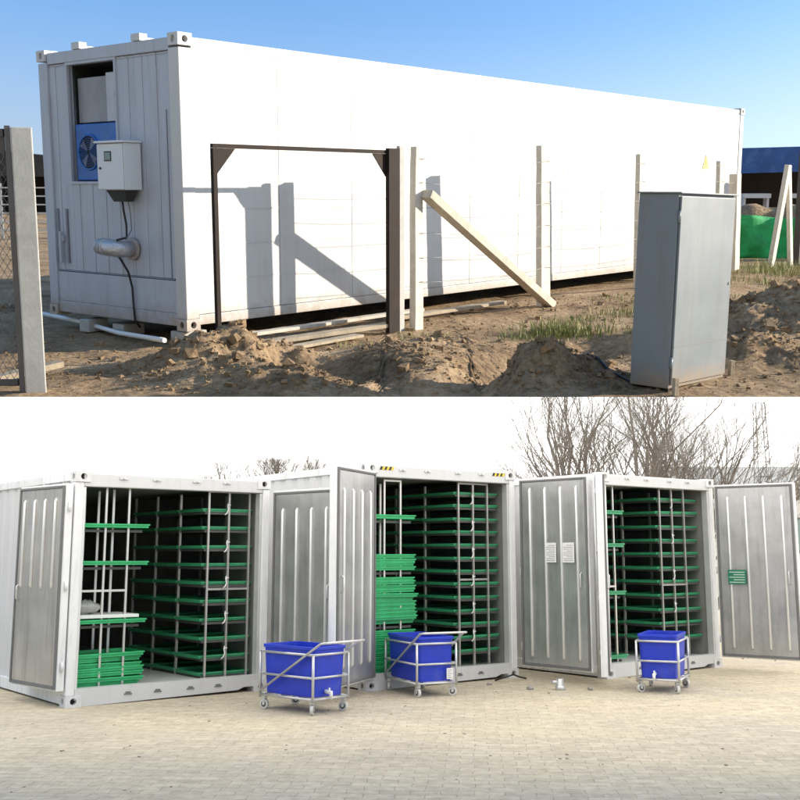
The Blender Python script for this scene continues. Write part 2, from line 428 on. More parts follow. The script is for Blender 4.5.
def build_hill():
    us = [-8, -7, -6.2, -5.5, -5, -4.6, -4.3]
    u = -4.05
    while u < 6.6: us.append(u); u += .045
    us += [6.7, 6.9, 7.2, 7.6, 8.2, 9, 10, 12, 14, 16, 19, 22]  # unseen right flank, widened to keep direct sun off the paved yard
    ts = []; t = 0.
    while t < 3.4: ts.append(t); t += .04
    step = .05
    while t < 230: ts.append(t); step *= 1.085; t += step
    top = []; bot = []; nr = len(ts)
    for u in us:
        y = 4.5
        while hill_h(u, y) < cut_z(y): y += .04
        a, b = y - .04, y
        for _ in range(12):
            c = (a + b) / 2
            if hill_h(u, c) < cut_z(c): a = c
            else: b = c
        y0 = b
        for i, t in enumerate(ts):
            yy = y0 + t
            x = u * max(1, yy / 16)
            z = cut_z(yy) if i == 0 else hill_h(x, yy)
            if i: z = max(z, cut_z(yy) + min(.003 * i, .03))
            top.append((x, yy, z)); zc = cut_z(yy)
            bot.append((x, yy, zc + .4 * max(0, z - zc)))
    fs = []
    for i in range(len(us) - 1):
        for j in range(nr - 1):
            a = i * nr + j; fs.append((a, a + nr, a + nr + 1, a + 1))
    mb = MB(); mb.add(top, fs, True)
    g = mb.build('earth_ground', 'soil', mtx=HILL.copy()); g.data.polygons.foreach_set('use_smooth', [True] * len(g.data.polygons))
    tag(g, kind='structure')
    mb = MB(); mb.add(bot, fs)
    k = len(mb.v); nu = len(us)
    side = []
    for j in range(nr): side += [top[j], bot[j], top[(nu - 1) * nr + j], bot[(nu - 1) * nr + j]]
    sf = []
    for j in range(nr - 1):
        a = 4 * j; sf += [(a, a + 1, a + 5, a + 4), (a + 2, a + 3, a + 7, a + 6)]
    mb.add(side, sf)
    b = mb.build('hillside_underside', 'underside', mtx=HILL.copy()); tag(b, kind='structure')
    # glowing overcast sky behind trees; unseen overhead part added to light the yard
    j0 = 8; j1 = max(j for j in range(nr) if ts[j] < 62)
    dome = []; nj = j1 - j0 + 1 + 9
    for i in range(nu):
        prof = []
        for j in range(j0, j1 + 1):
            x, yy, z = top[i * nr + j]; zc = cut_z(yy)
            prof.append(HILL @ Vector((x, yy, zc + .2 * max(0, min(z, .02) - zc))))
        e = prof[-1].copy()
        for q in range(1, 10):
            a = q / 9 * math.pi / 2
            prof.append(Vector((e.x * (1 + .06 * math.sin(a)), e.y + 9 * math.sin(a), e.z - (e.z + 1) * (1 - math.cos(a)))))
        dome += prof
    mb = MB(); mb.add(dome, [(i * nj + j, (i + 1) * nj + j, (i + 1) * nj + j + 1, i * nj + j + 1) for i in range(nu - 1) for j in range(nj - 1)], True)
    d = mb.build('overcast_sky_fill', 'overcast'); tag(d, kind='structure')


build_hill()


def onhill(x, y, yaw=0, dz=0, lean=(0, 0)):
    return HILL @ Matrix.Translation((x, y, hill_h(x, y) + dz)) @ Matrix.Rotation(yaw, 4, 'Z') @ Matrix.Rotation(R(lean[0]), 4, 'X') @ Matrix.Rotation(R(lean[1]), 4, 'Y')


def wall_xy(s, d): return WO + WE1 * s + WN * d


# ---- clods and weeds
def scatter_clods():
    mb = MB(); r = random.Random(3)
    tries = 0; n = 0
    while n < 9500 and tries < 160000:
        tries += 1
        y = r.uniform(7, 15.5); x = r.uniform(-.38 * y - .5, .40 * y + .6)
        z = hill_h(x, y)
        if z < cut_z(y) + .025: continue
        p = Vector((x, y, 0)) - WO; s, d = p.dot(WE1), p.dot(WN)
        if -2.6 < d < .15 and -.2 < s < 14: continue
        dens = .10 + 1.2 * max(0, z - .03) * 5 + .9 * gauss(x, y, 1.25, 8.9, .8, .5) + .8 * gauss(x, y, -1.2, 8.75, .9, .5)
        if r.random() > dens: continue
        n += 1
        a = r.uniform(.004, .014) if r.random() < .88 else (r.uniform(.014, .035) if r.random() < .88 else r.uniform(.035, .075))
        a = min(a, max(.006, (z - cut_z(y)) * .35))
        vs = []
        for k in range(8):
            q = Vector(((k & 1) * 2 - 1, (k >> 1 & 1) * 2 - 1, (k >> 2 & 1) * 2 - 1)) * .62
            q = Vector((q.x * r.uniform(.6, 1.4), q.y * r.uniform(.6, 1.4), q.z * r.uniform(.5, 1.1)))
            vs.append(q)
        rot = Matrix.Rotation(r.uniform(0, 6.3), 3, 'Z') @ Matrix.Rotation(r.uniform(-.8, .8), 3, 'X')
        vs = [rot @ (q * a) + Vector((x, y, z + a * .25)) for q in vs]
        mb.add(vs, [(0, 2, 3, 1), (4, 5, 7, 6), (0, 1, 5, 4), (2, 6, 7, 3), (0, 4, 6, 2), (1, 3, 7, 5)])
    o = mb.build('soil_clods', 'soil', mtx=HILL.copy())
    tag(o, 'loose crumbs of dry brown soil scattered over the heaps', 'soil clods', kind='stuff')


scatter_clods()


def weeds():
    mb = MB(); r = random.Random(11)
    spots = [(1.75, 11.75, .42, .24, 620, .17), (1.3, 11.4, .25, .2, 90, .1), (2.9, 13.6, .5, .4, 170, .12), (2.25, 12.9, .3, .3, 100, .1),
             (6.6, 19.2, .9, .5, 420, .22), (6.1, 17.6, .8, .5, 220, .16), (7.4, 20.3, .9, .6, 350, .2), (.35, 11.6, .3, .15, 60, .08),
             (-.3, 10.7, .5, .3, 80, .06), (4.9, 17.5, .5, .3, 160, .14), (5.2, 15.2, .9, .6, 140, .11), (3.2, 14.9, .6, .4, 90, .1), (2.6, 11.9, .4, .3, 60, .1)]
    for cx, cy, rx, ry, n, hh in spots:
        for _ in range(n):
            x = cx + r.gauss(0, rx * .55); y = cy + r.gauss(0, ry * .55); z = hill_h(x, y) - .01
            h = hh * r.uniform(.4, 1.25); a = r.uniform(0, 6.3); w = r.uniform(.003, .007)
            dx, dy = math.cos(a), math.sin(a); ln = h * r.uniform(.1, .7); b = r.uniform(0, 6.3)
            lx, ly = math.cos(b) * ln, math.sin(b) * ln
            mb.add([(x - dx * w, y - dy * w, z), (x + dx * w, y + dy * w, z), (x + dx * w * .7 + lx * .4, y + dy * w * .7 + ly * .4, z + h * .6),
                    (x - dx * w * .7 + lx * .4, y - dy * w * .7 + ly * .4, z + h * .6), (x + lx, y + ly, z + h)], [(0, 1, 2, 3), (3, 2, 4)])
    o = mb.build('grass', 'grass', mtx=HILL.copy())
    tag(o, 'sparse green and straw coloured weeds on the bare soil', 'grass', kind='stuff')


weeds()


# ---- the long white container
def hill_container():
    L_, W, H = 13.75, 2.43, 2.9
    t = thing('refrigerated_container', HILL @ place(WO.x, WO.y, WO.z, WTH), 'long white refrigerated container standing behind the post fence, blue cooling unit in its end', 'shipping container', 'shipping containers')
    # local x = along the long side, y = depth, end face at x = 0
    mb = MB(); n = 23; g = .002
    for i in range(n):       # flush side panels with hairline joints
        a = .16 + i * (L_ - .32) / n; b = .16 + (i + 1) * (L_ - .32) / n
        mb.box(a + g, b - g, .012 + (.003 if i % 2 else 0), .06, .16, H - .13)
    mb.box(.16, L_ - .16, .022, .05, .155, H - .125)
    for z in (.5, .86, 1.22, 1.58, 1.94, 2.3): mb.box(.16, L_ - .16, .0095, .0115, z - .004, z + .004)
    mb.build('side_wall', 'hill_white', t)
    MB().box(.16, L_ - .16, W - .06, W - .02, .16, H - .13).build('side_wall', 'hill_white', t)
    MB().box(L_ - .06, L_ - .02, .16, W - .16, .16, H - .13).build('end_wall', 'hill_white', t)
    mb = MB(); mb.box(.02, L_ - .02, .04, W - .04, H - .06, H - .02); mb.build('roof', 'hill_white', t)
    MB().box(.1, L_ - .1, .05, W - .05, .1, .155).build('floor_frame', 'gate', t)
    # end wall around the recess
    y0, y1, z0, z1 = 1.075, 1.915, 1.50, 2.735
    e = MB(); x0, x1 = .03, .09
    def strip(ya, yb, za, zb):
        k = max(1, round((yb - ya) / .115))
        for i in range(k):
            e.box(x0 + (.006 if i % 2 else 0), x1, ya + (yb - ya) * i / k + .0005, ya + (yb - ya) * (i + 1) / k - .0005, za, zb)
        e.box(x0 + .012, x1 - .01, ya, yb, za, zb)
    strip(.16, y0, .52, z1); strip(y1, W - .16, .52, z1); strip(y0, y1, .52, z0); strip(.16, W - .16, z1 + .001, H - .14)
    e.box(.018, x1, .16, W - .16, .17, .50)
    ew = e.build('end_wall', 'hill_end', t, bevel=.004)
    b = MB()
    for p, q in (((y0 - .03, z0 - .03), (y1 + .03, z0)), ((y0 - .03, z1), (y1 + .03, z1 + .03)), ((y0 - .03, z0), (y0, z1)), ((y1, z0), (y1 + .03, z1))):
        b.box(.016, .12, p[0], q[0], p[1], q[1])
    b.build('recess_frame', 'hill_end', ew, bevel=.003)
    b = MB(); b.box(.022, .03, .24, .252, .52, 2.2); b.box(.024, .0295, .2, 2.3, .508, .519)
    for y in (2.22, 2.05): b.box(.01, .03, y - .012, y + .012, .6, 1.2)
    b.build('door_seam', 'seam', ew)
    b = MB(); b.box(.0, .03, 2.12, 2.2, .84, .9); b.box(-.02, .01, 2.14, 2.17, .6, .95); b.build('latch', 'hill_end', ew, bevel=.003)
    # recess: cooling unit
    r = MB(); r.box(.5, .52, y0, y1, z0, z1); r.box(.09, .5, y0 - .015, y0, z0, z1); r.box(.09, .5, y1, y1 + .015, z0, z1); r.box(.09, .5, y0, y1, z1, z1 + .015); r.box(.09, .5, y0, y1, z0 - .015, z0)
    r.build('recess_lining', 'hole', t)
    u = MB().box(.06, .49, y0 + .03, y1 - .05, z0 + .01, 2.11).build('cooling_unit', 'unit_blue', t, bevel=.012)
    f = MB(); fc = Vector((.055, 1.62, 1.81)); n = 28
    f.tube([fc + Vector((0, .185 * math.cos(a * 2 * math.pi / n), .185 * math.sin(a * 2 * math.pi / n))) for a in range(n + 1)], .012, 6)
    for k in range(7): f.tube([fc + Vector((-.01, (.03 + .024 * k) * math.cos(a * 2 * math.pi / n), (.03 + .024 * k) * math.sin(a * 2 * math.pi / n))) for a in range(n + 1)], .003, 4)
    f.build('fan_grille', 'unit_blue', u)
    fd = MB(); fd.disc(fc + Vector((.003, 0, 0)), (1, 0, 0), .182, 28); fd.build('fan_opening', 'hole', u)
    fb = MB()
    for k in range(4):
        a = k * math.pi / 2 + .4
        d1 = Vector((0, math.cos(a), math.sin(a))); d2 = Vector((0, math.cos(a + .55), math.sin(a + .55)))
        fb.poly([fc + Vector((-.002, 0, 0)) + d1 * .03, fc + Vector((-.006, 0, 0)) + d1 * .165, fc + Vector((-.001, 0, 0)) + d2 * .165, fc + Vector((-.001, 0, 0)) + d2 * .05], (-.003, 0, 0))
    fb.build('fan_blade', 'unit_grey', u)
    up = MB().box(.11, .44, 1.335, y1 - .06, 2.125, 2.60).build('unit_panel', 'unit_grey', t, bevel=.006)
    MB().box(.10, .44, y0 + .03, 1.33, 2.125, 2.63).build('unit_panel', 'unit_light', t, bevel=.006)
    h = MB(); h.tube([(.10, 1.16, 2.33), (.085, 1.16, 2.36), (.085, 1.16, 2.43), (.10, 1.16, 2.46)], .008, 6); h.build('panel_handle', 'dark', up)
    # frame
    for xx in (.08, L_ - .08):
        for yy in (.08, W - .08):
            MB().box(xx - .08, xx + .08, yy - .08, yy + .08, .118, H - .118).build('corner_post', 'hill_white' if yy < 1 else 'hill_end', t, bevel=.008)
    for xx, sx in ((.0775, -1), (L_ - .0775, 1)):
        for yy, sy in ((.07, -1), (W - .07, 1)):
            for zz in (.059, H - .059 + .02): casting(t, xx, yy, zz, sx, sy, 'hill_white')
    for yy in (.06, W - .06):
        mb = MB(); mb.box(.168, L_ - .168, yy - .045, yy + .045, H - .128, H - .012); mb.build('top_rail', 'hill_white', t, bevel=.006)
        mb = MB(); mb.box(.168, L_ - .168, yy - .05, yy + .05, .05, .152); mb.build('bottom_rail', 'hill_white', t, bevel=.006)
    for xx in (.06,):
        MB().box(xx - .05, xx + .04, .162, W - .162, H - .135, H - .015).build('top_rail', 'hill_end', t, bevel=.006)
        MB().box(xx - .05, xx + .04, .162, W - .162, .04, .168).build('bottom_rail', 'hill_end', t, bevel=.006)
    for yy in (.62, 1.66):
        mb = MB(); mb.box(.0, .1, yy - .02, yy + .12, H - .012, H + .06); mb.box(.1, .35, yy + .02, yy + .08, H - .012, H + .03); mb.build('roof_lug', 'hill_white', t, bevel=.004)
    # small warning triangle on the side
    m = MB(); m.poly([(12.0, .006, 1.76), (12.28, .006, 1.76), (12.14, .006, 2.02)], (0, -.003, 0)); s = m.build('warning_sign', 'triangle', t)
    m = MB(); m.box(12.128, 12.152, .0, .0025, 1.83, 1.93); m.box(12.128, 12.152, .0, .0025, 1.79, 1.812); m.build('warning_mark', 'black', s)
    return t


hill_container()


def end_pt(y, z, out=0.):      # point on the long container's end face (y across, z up), out towards the viewer
    p = WO + Vector((-math.sin(WTH), math.cos(WTH), 0)) * y - WE1 * out
    return Vector((p.x, p.y, p.z + z))


END = HILL @ place(WO.x, WO.y, WO.z, WTH)      # end-face frame: -x outwards, y across, z up
t = thing('control_box', END @ Matrix.Translation((.0, .83, 1.41)), 'white wall mounted electrical control box with small square window beside blue cooling unit', 'control box')
MB().box(-.20, .012, -.17, .27, 0, .47).build('box_body', 'box', t, bevel=.006)
MB().box(-.215, -.203, -.165, .265, .008, .462).build('door', 'box', t, bevel=.004)
MB().box(-.235, .012, -.19, .29, .473, .495).build('rain_lid', 'box', t, bevel=.004)
w = MB().box(-.219, -.2155, .02, .14, .29, .39).build('window', 'dark', t)
MB().box(-.222, -.2192, .032, .128, .302, .378).build('pane', 'glass', w)
MB().tube([(-.2155, .21, .22), (-.228, .21, .22)], .012, 10).build('lock', 'dark', t)
m = MB(); m.frustum((-.12, -.02, -.06, .14), (-.16, -.01, -.12, .21), -.12, -.001); m.build('cable_gland', 'dark', t)

t = thing('foil_duct', END @ Matrix.Translation((0, 1.0, .8)), 'bent foil wrapped duct elbow sticking out of the container end wall below the control box', 'duct')
m = MB(); pts = [(.03, -.13, .0), (-.12, -.13, .0), (-.19, -.11, .012), (-.22, -.05, .02), (-.225, .02, .03), (-.225, .1, .035)]
rs = [.08, .085, .09, .086, .08, .074]
m.tube(pts, rs, 16); m.build('elbow', 'foil', t)
m = MB()
for yy, rr in ((-.02, .092), (.02, .089), (.06, .086), (.09, .082)):
    m.tube([(-.225, yy, .025 + yy * .05), (-.225, yy + .016, .026 + yy * .05)], rr, 16)
m.build('collar', 'foil', t)
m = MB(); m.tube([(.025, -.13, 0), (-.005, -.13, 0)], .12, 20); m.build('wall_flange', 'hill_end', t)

t = MB(); t.tube([(-.09, .87, 1.33), (-.07, .88, 1.2), (-.05, .87, 1.05), (-.06, .86, .92), (-.2, .84, .9)], .012, 6)
tag(t.build('hanging_cable', 'cable', mtx=END.copy()), 'short black cable hanging from the control box down to the foil duct', 'cable')
t = MB(); t.tube([(-.17, .88, .745), (-.13, .875, .69), (-.05, .87, .56), (-.012, .865, .4), (-.008, .86, .2), (-.012, .84, .05), (.05, .84, -.03)], .012, 6)
tag(t.build('hanging_cable', 'cable', mtx=END.copy()), 'long black cable running from the foil duct down the end wall to the ground', 'cable')
t = MB(); t.tube([(-.08, .79, 1.34), (-.05, .79, 1.15), (-.04, .8, 1.0), (-.1, .82, .9)], .006, 6)
tag(t.build('thin_wire', 'gasket', mtx=END.copy()), 'thin grey wire beside the cable under the control box', 'cable')

# ---- blocks and timbers under the container, pipe and planks on the ground
for i, (s, d, sx, sy, hh, lab) in enumerate(((.18, -.2, .3, .22, .15, 'pale block under the near corner of the long white container'),
                                       (.2, -1.25, .28, .2, .14, 'concrete block under the middle of the container end wall'),
                                       (.1, -1.75, .26, .18, .16, 'concrete block under the container end wall, nearer its far corner'))):
    p = wall_xy(s, d); m = MB(); m.box(-sx / 2, sx / 2, -sy / 2, sy / 2, -.03, hh - .05)
    tag(m.build('support_block', 'concrete', mtx=HILL @ place(p.x, p.y, .05, WTH), bevel=.01), lab, 'block', 'blocks under the long container')
m = MB(); m.tube([(-4.3, 12.95, .10), (-3.6, 12.2, .09), (-3.0, 11.45, .07), (-2.35, 10.68, .10)], .026, 8)
tag(m.build('plastic_pipe', 'pipe', mtx=HILL.copy()), 'thin white plastic pipe lying on the ground before the container end', 'pipe')


def plank(p0, p1, w, h, mt, lab):
    m = MB(); m.bar(p0, p1, w, h)
    tag(m.build('plank', mt, mtx=HILL.copy(), bevel=.004), lab, 'plank', 'planks at the foot of the container')


a, b = wall_xy(.55, .25), wall_xy(3.4, .3); plank((a.x, a.y, .10), (b.x, b.y, .12), .12, .035, 'wood', 'pale yellow board lying closest along the foot of the white container')
a, b = wall_xy(.1, .62), wall_xy(2.25, .84); plank((a.x, a.y, .065), (b.x, b.y, .10), .16, .04, 'oldwood', 'weathered brown board forming the threshold of the gate frame')
a, b = wall_xy(.25, 1.0), wall_xy(1.5, .98); plank((a.x, a.y, .045), (b.x, b.y, .06), .14, .03, 'oldwood', 'short grey plank half sunk in soil before the gate frame')
a, b = wall_xy(2.75, .35), wall_xy(5.0, .42); plank((a.x, a.y, .07), (b.x, b.y, .09), .14, .04, 'oldwood', 'long grey board on the soil behind the diagonal brace')

# ---- gate frame against the long side
FENCE = HILL @ place(WO.x + WN.x * .87, WO.y + WN.y * .87, 0, WTH)      # local x along the fence, -y towards the viewer
t = thing('gateway', FENCE.copy(), 'empty dark rusty steel gate frame set up before the white container side', 'gate frame')
MB().box(-.36, -.315, -.02, .02, .02, 1.96).build('side_pole', 'gate', t)
MB().box(2.07, 2.25, -.05, .0, .02, 2.02).build('hinge_stile', 'gate', t)
MB().box(-.36, 2.068, -.018, .018, 1.962, 2.0).build('top_bar', 'gate', t)
m = MB(); m.poly([(-.314, -.006, 1.96), (-.08, -.006, 1.96), (-.314, -.006, 1.72)], (0, .012, 0)); m.build('gusset', 'gate', t)
m = MB(); m.poly([(2.069, -.006, 1.96), (1.85, -.006, 1.96), (2.069, -.006, 1.72)], (0, .012, 0)); m.build('gusset', 'gate', t)


def post(s, d, h, w, dep, mt, lab, cat='post', bury=.1, lean=0, base=None, group='fence posts along the white container'):
    p = wall_xy(s, d); z = hill_h(p.x, p.y) if base is None else base
    m = MB(); r = random.Random(int(s * 100)); n = 7; vs = []
    for i in range(n + 1):
        f = i / n; z_ = -bury + (h + bury) * f; k = 1 - .08 * f
        jx, jy = r.uniform(-.004, .004), r.uniform(-.004, .004)
        vs += [(jx + a * w / 2 * k, jy + b * dep / 2 * k, z_) for a, b in ((-1, -1), (1, -1), (1, 1), (-1, 1))]
    fs = [(4 * i + j, 4 * i + (j + 1) % 4, 4 * i + 4 + (j + 1) % 4, 4 * i + 4 + j) for i in range(n) for j in range(4)] + [(3, 2, 1, 0), tuple(4 * n + j for j in range(4))]
    m.add(vs, fs)
    o = m.build('fence_post', mt, mtx=HILL @ place(p.x, p.y, z, WTH) @ Matrix.Rotation(R(lean), 4, 'Y'), bevel=.008)
    return tag(o, lab, cat, group)


post(2.315, .87, 2.07, .10, .05, 'concrete', 'grey concrete gate post against the dark stile of the gate frame', base=-.02)
post(2.605, .87, 2.07, .15, .09, 'pale_post', 'pale fence post propped by the diagonal timber brace', base=-.02)
post(5.29, .87, 2.07, .22, .09, 'pale_post', 'pale fence post standing at the foot of the diagonal brace', base=.07, lean=-2.5)
post(7.98, .87, 1.92, .2, .08, 'pale_post', 'pale fence post rising behind the top of grey cabinet', base=.17, lean=-2.5)
post(10.85, .87, 1.80, .2, .08, 'pale_post', 'pale fence post just right of the grey cabinet', base=.24, lean=-3)
post(11.5, .87, 1.57, .2, .16, 'pale_post', 'short thick pale post at the far corner of the long white container', base=.26, lean=-3.5)
m = MB(); m.bar((2.655, -.10, 1.535), (5.33, -.10, .06), .10, .145, up=(0, -1, 0))
tag(m.build('timber_brace', 'wood', mtx=FENCE.copy(), bevel=.006), 'long yellowish diagonal timber brace leaning against a fence post', 'brace')
for k, z in enumerate((1.92, 1.66, 1.38, 1.1, .82, .55)):
    m = MB(); pts = []
    xs = [2.6, 5.24, 7.92, 10.75, 11.42]
    for i in range(len(xs) - 1):
        for q in range(8):
            f = q / 8; x = xs[i] + (xs[i + 1] - xs[i]) * f
            pts.append((x, -.055, z + .018 * i - .05 * 4 * f * (1 - f) * (1 if k % 2 else .5)))
    m.tube(pts, .003, 4)
    tag(m.build('fence_wire', 'wire', mtx=FENCE.copy()), '%s of the thin wires strung between the pale fence posts' % ('topmost', 'second from top', 'third from top', 'fourth from top', 'fifth from top', 'lowest')[k], 'fence wire', 'fence wires')

# ---- grey sheet metal cabinet standing on the spoil
cyaw = math.atan2(9.16 - 8.30, 2.79 - 2.13)
CAB = HILL @ Matrix.Translation((2.118, 8.34, .045)) @ Matrix.Rotation(math.atan2(.74, .70), 4, 'Z') @ Matrix.Rotation(R(1.6), 4, 'Y')
t = thing('metal_cabinet', CAB, 'tall grey sheet metal cabinet standing on short legs in the dug soil', 'cabinet')
CW, CD, CH = .92, .36, 1.52
MB().box(0, CW, .015, CD, .0, CH).build('cabinet_body', 'cab', t, bevel=.006)
d = MB().box(.015, CW - .015, -.006, .012, .035, CH - .02).build('door', 'cab', t, bevel=.004)
m = MB(); m.box(.015, CW - .015, -.0085, -.0065, .33, .338); m.build('door_crease', 'gasket', d)
m = MB(); m.tube([(CW - .05, -.006, .80), (CW - .05, -.012, .80)], .012, 10); m.build('lock', 'gasket', d)
for z in (.16, 1.3):
    m = MB(); m.tube([(.0, .0, z), (.0, .0, z + .09)], .012, 8); m.build('hinge', 'cab', t)
m = MB(); m.box(-.02, CW + .02, -.02, CD + .01, CH, CH + .012); m.build('top_sheet', 'cab', t, bevel=.003)
for xx, yy in ((.03, .04), (CW - .02, .04), (.03, CD - .04), (CW - .04, CD - .04)):
    m = MB(); m.box(xx - .02, xx + .02, yy - .02, yy + .02, -.05, -.001); m.build('leg', 'gate', t)
for i, (x, y, lab) in enumerate(((2.14, 8.25, 'short wooden stake at the near foot of the grey cabinet'), (2.83, 9.10, 'short wooden stake at the right foot of the grey cabinet'))):
    m = MB(); m.box(-.02, .02, -.02, .02, -.01, .13)
    tag(m.build('wooden_stake', 'oldwood', mtx=HILL @ place(x, y, max(hill_h(x, y), cut_z(y) + .02), .4), bevel=.003), lab, 'stake', 'stakes at the cabinet')
m = MB(); pts = []
for i in range(15):
    f = i / 14; x = 1.15 + .92 * f; y = 9.75 - 1.28 * f + .1 * math.sin(f * 6); pts.append((x, y, hill_h(x, y) + .02))
m.tube(pts, .012, 6)
tag(m.build('ground_cable', 'cable', mtx=HILL.copy()), 'black cable lying across the soil towards the grey cabinet', 'cable')

# ---- left gate: concrete post, steel leaf with chain link
t = thing('gate_post', HILL @ Matrix.Translation((-2.905, 8.42, .0)) @ Matrix.Rotation(R(19), 4, 'Z'), 'wide weathered concrete gate post nearest the viewer, left of the long white container', 'gate post')
MB().box(-.062, .095, -.07, .09, -.005, 2.06).build('shaft', 'concrete', t, bevel=.01)
MB().box(-.105, -.064, -.06, .06, -.004, 2.07).build('steel_edge', 'gate_grey', t)
t = thing('chain_link_gate', HILL @ place(-3.02, 8.42), 'dark framed chain link gate leaf beside the concrete gate post', 'gate')
m = MB(); m.box(-1.3, -.0, -.025, .025, 1.99, 2.05); m.box(-1.3, -.0, -.02, .02, .06, .11); m.box(-1.3, -1.25, -.02, .02, .111, 1.989)
m.poly([(-.001, -.008, 1.989), (-.16, -.008, 1.989), (-.001, -.008, 1.84)], (0, .016, 0)); m.build('frame', 'gate_grey', t)
m = MB(); p = .055
k = -40
while k * p < 1.3:
    # wires at 45 degrees, clipped to the leaf
    for sgn in (1, -1):
        x0 = -1.25 + k * p; za, zb = .11, 1.99
        if sgn > 0: xa, xb = x0, x0 + (zb - za) * .62
        else: xa, xb = x0 + (zb - za) * .62, x0
        fa, fb = 0., 1.
        for lo, hi in ((-1.25, .0),):
            dx = xb - xa
            ta, tb = (lo - xa) / dx, (hi - xa) / dx
            if ta > tb: ta, tb = tb, ta
            fa, fb = max(fa, ta), min(fb, tb)
        if fb - fa > .02:
            m.tube([(xa + (xb - xa) * fa, .003 * sgn, za + (zb - za) * fa), (xa + (xb - xa) * fb, .003 * sgn, za + (zb - za) * fb)], .0022, 4, cap=False)
    k += 1
m.build('wire_mesh', 'wire', t)
m = MB(); m.bar((-3.35, 8.75, .05), (-2.95, 9.25, .10), .12, .05)
tag(m.build('plank', 'oldwood', mtx=HILL.copy(), bevel=.004), 'grey plank lying behind the foot of the concrete gate post', 'plank')

# ---- behind: cattle pen rails and dark bank on the left
t = thing('pen_railing', HILL @ place(-15.2, 34), 'pale tubular pen railing in the distance behind the chain link gate', 'railing')
for k in range(6):
    m = MB(); m.box(-6, 8, -.02, .02, .25 + k * .26, .29 + k * .26); m.build('rail', 'galv', t)
for k in range(9):
    m = MB(); m.box(-6 + k * 1.75, -5.92 + k * 1.75, -.05, -.021, .0, 1.7); m.build('upright', 'galv', t)
t = thing('open_barn', HILL @ place(-20.5, 56), 'dark low open barn far behind the pen railing', 'barn')
m = MB(); m.poly([(-9, 0, 2.1), (9, 0, 2.1), (9, 0, 2.5), (0, 0, 3.4), (-9, 0, 2.5)], (0, 8, 0)); m.build('roof', 'shed', t)
m = MB(); m.box(-8.6, 8.6, 6.5, 6.8, -.2, 2.1); m.build('back_wall', 'shed', t)
for k in range(7):
    m = MB(); m.box(-8.5 + k * 2.8, -8.3 + k * 2.8, .1, .3, -.3, 2.09); m.build('column', 'darkwood', t)

# ---- right background: blue fascia shed, green net, leaning posts
t = thing('open_shed', HILL @ place(8.9, 30.5), 'dark open shed with a bright blue sheet fascia beyond the long container', 'shed')
m = MB(); m.poly([(0, -.02, 1.95), (9, -.02, 2.2), (9, -.02, 2.88), (0, -.02, 2.64)], (0, .06, 0)); m.build('fascia', 'roofblue', t)
m = MB(); m.poly([(0, .05, 2.55), (9, .05, 2.8), (9, 6, 2.9), (0, 6, 2.65)], (0, 0, .05)); m.build('roof', 'roofblue', t)
m = MB(); m.box(0, 9, 5.8, 6, -.2, 2.5); m.build('back_wall', 'shed', t)
m = MB(); m.box(0, .1, .1, 5.78, -.2, 2.5); m.build('side_wall', 'shed', t)
for k in range(4):
    m = MB(); m.box(.3 + k * 2.2, .42 + k * 2.2, .05, .17, -.2, 2.0); m.build('column', 'darkwood', t)
for x, w_, lab in ((9.6, .75, 'white low table under the shed, left one'), (10.75, .8, 'white low table under the shed, right one')):
    t = thing('white_table', HILL @ place(x, 29.6, 1.0), lab, 'table', 'white tables in the shed')
    MB().box(-w_ / 2, w_ / 2, -.2, .2, .3, .42).build('table_top', 'white', t)
    for sx in (-1, 1): MB().box(sx * (w_ / 2 - .06) - .03, sx * (w_ / 2 - .06) + .03, -.15, .15, -1.05, .298).build('leg', 'white', t)
m = MB()
vs = []; n1, n2 = 28, 10
for i in range(n1):
    for j in range(n2):
        x = -3 + 7 * i / (n1 - 1); y = -1.5 + 3 * j / (n2 - 1)
        vs.append((x, y, 1.6 * math.exp(-(y / 1.0) ** 2) * (.75 + .3 * noise.noise(Vector((x * 1.1, y, 5)))) - .12 + .1 * noise.noise(Vector((x * 4, y * 4, 2)))))
m.add(vs, [(i * n2 + j, (i + 1) * n2 + j, (i + 1) * n2 + j + 1, i * n2 + j + 1) for i in range(n1 - 1) for j in range(n2 - 1)], True)
tag(m.build('soil_heap', 'soil', mtx=HILL @ place(9.4, 27.4)), 'long heap of brown soil before the blue shed', 'soil heap')
t = thing('green_net_fence', HILL @ place(7.15, 24.2, 0, .03), 'green shade net fence hung on thin stakes right of the long container', 'net fence')
vs = []; n1, n2 = 60, 12
for i in range(n1):
    for j in range(n2):
        x = 5.6 * i / (n1 - 1); z = .93 * j / (n2 - 1)
        vs.append((x, .09 * math.sin(x * 5 + z * 2.5) * (.3 + z) + .16 * noise.noise(Vector((x * 2, z * 3, 4))), z * (1 + .04 * math.sin(x * 3.1)) + .02))
m = MB(); m.add(vs, [(i * n2 + j, (i + 1) * n2 + j, (i + 1) * n2 + j + 1, i * n2 + j + 1) for i in range(n1 - 1) for j in range(n2 - 1)], True)
o = m.build('net', 'net', t); sd = o.modifiers.new('cloth', 'SOLIDIFY'); sd.thickness = .012
for k in range(4):
    m = MB(); m.box(.2 + 1.7 * k, .25 + 1.7 * k, .16, .21, -.1, 1.0); m.build('stake', 'darkwood', t)


def leaning(x0, y0, x1, y1, h, w, mt, lab, group=None):
    m = MB(); m.bar((0, 0, -.05), (x1 - x0, y1 - y0, h), w, w * .5, up=tuple(WN))
    tag(m.build('leaning_post', mt, mtx=HILL @ place(x0, y0, hill_h(x0, y0)), bevel=.008), lab, 'post', group)


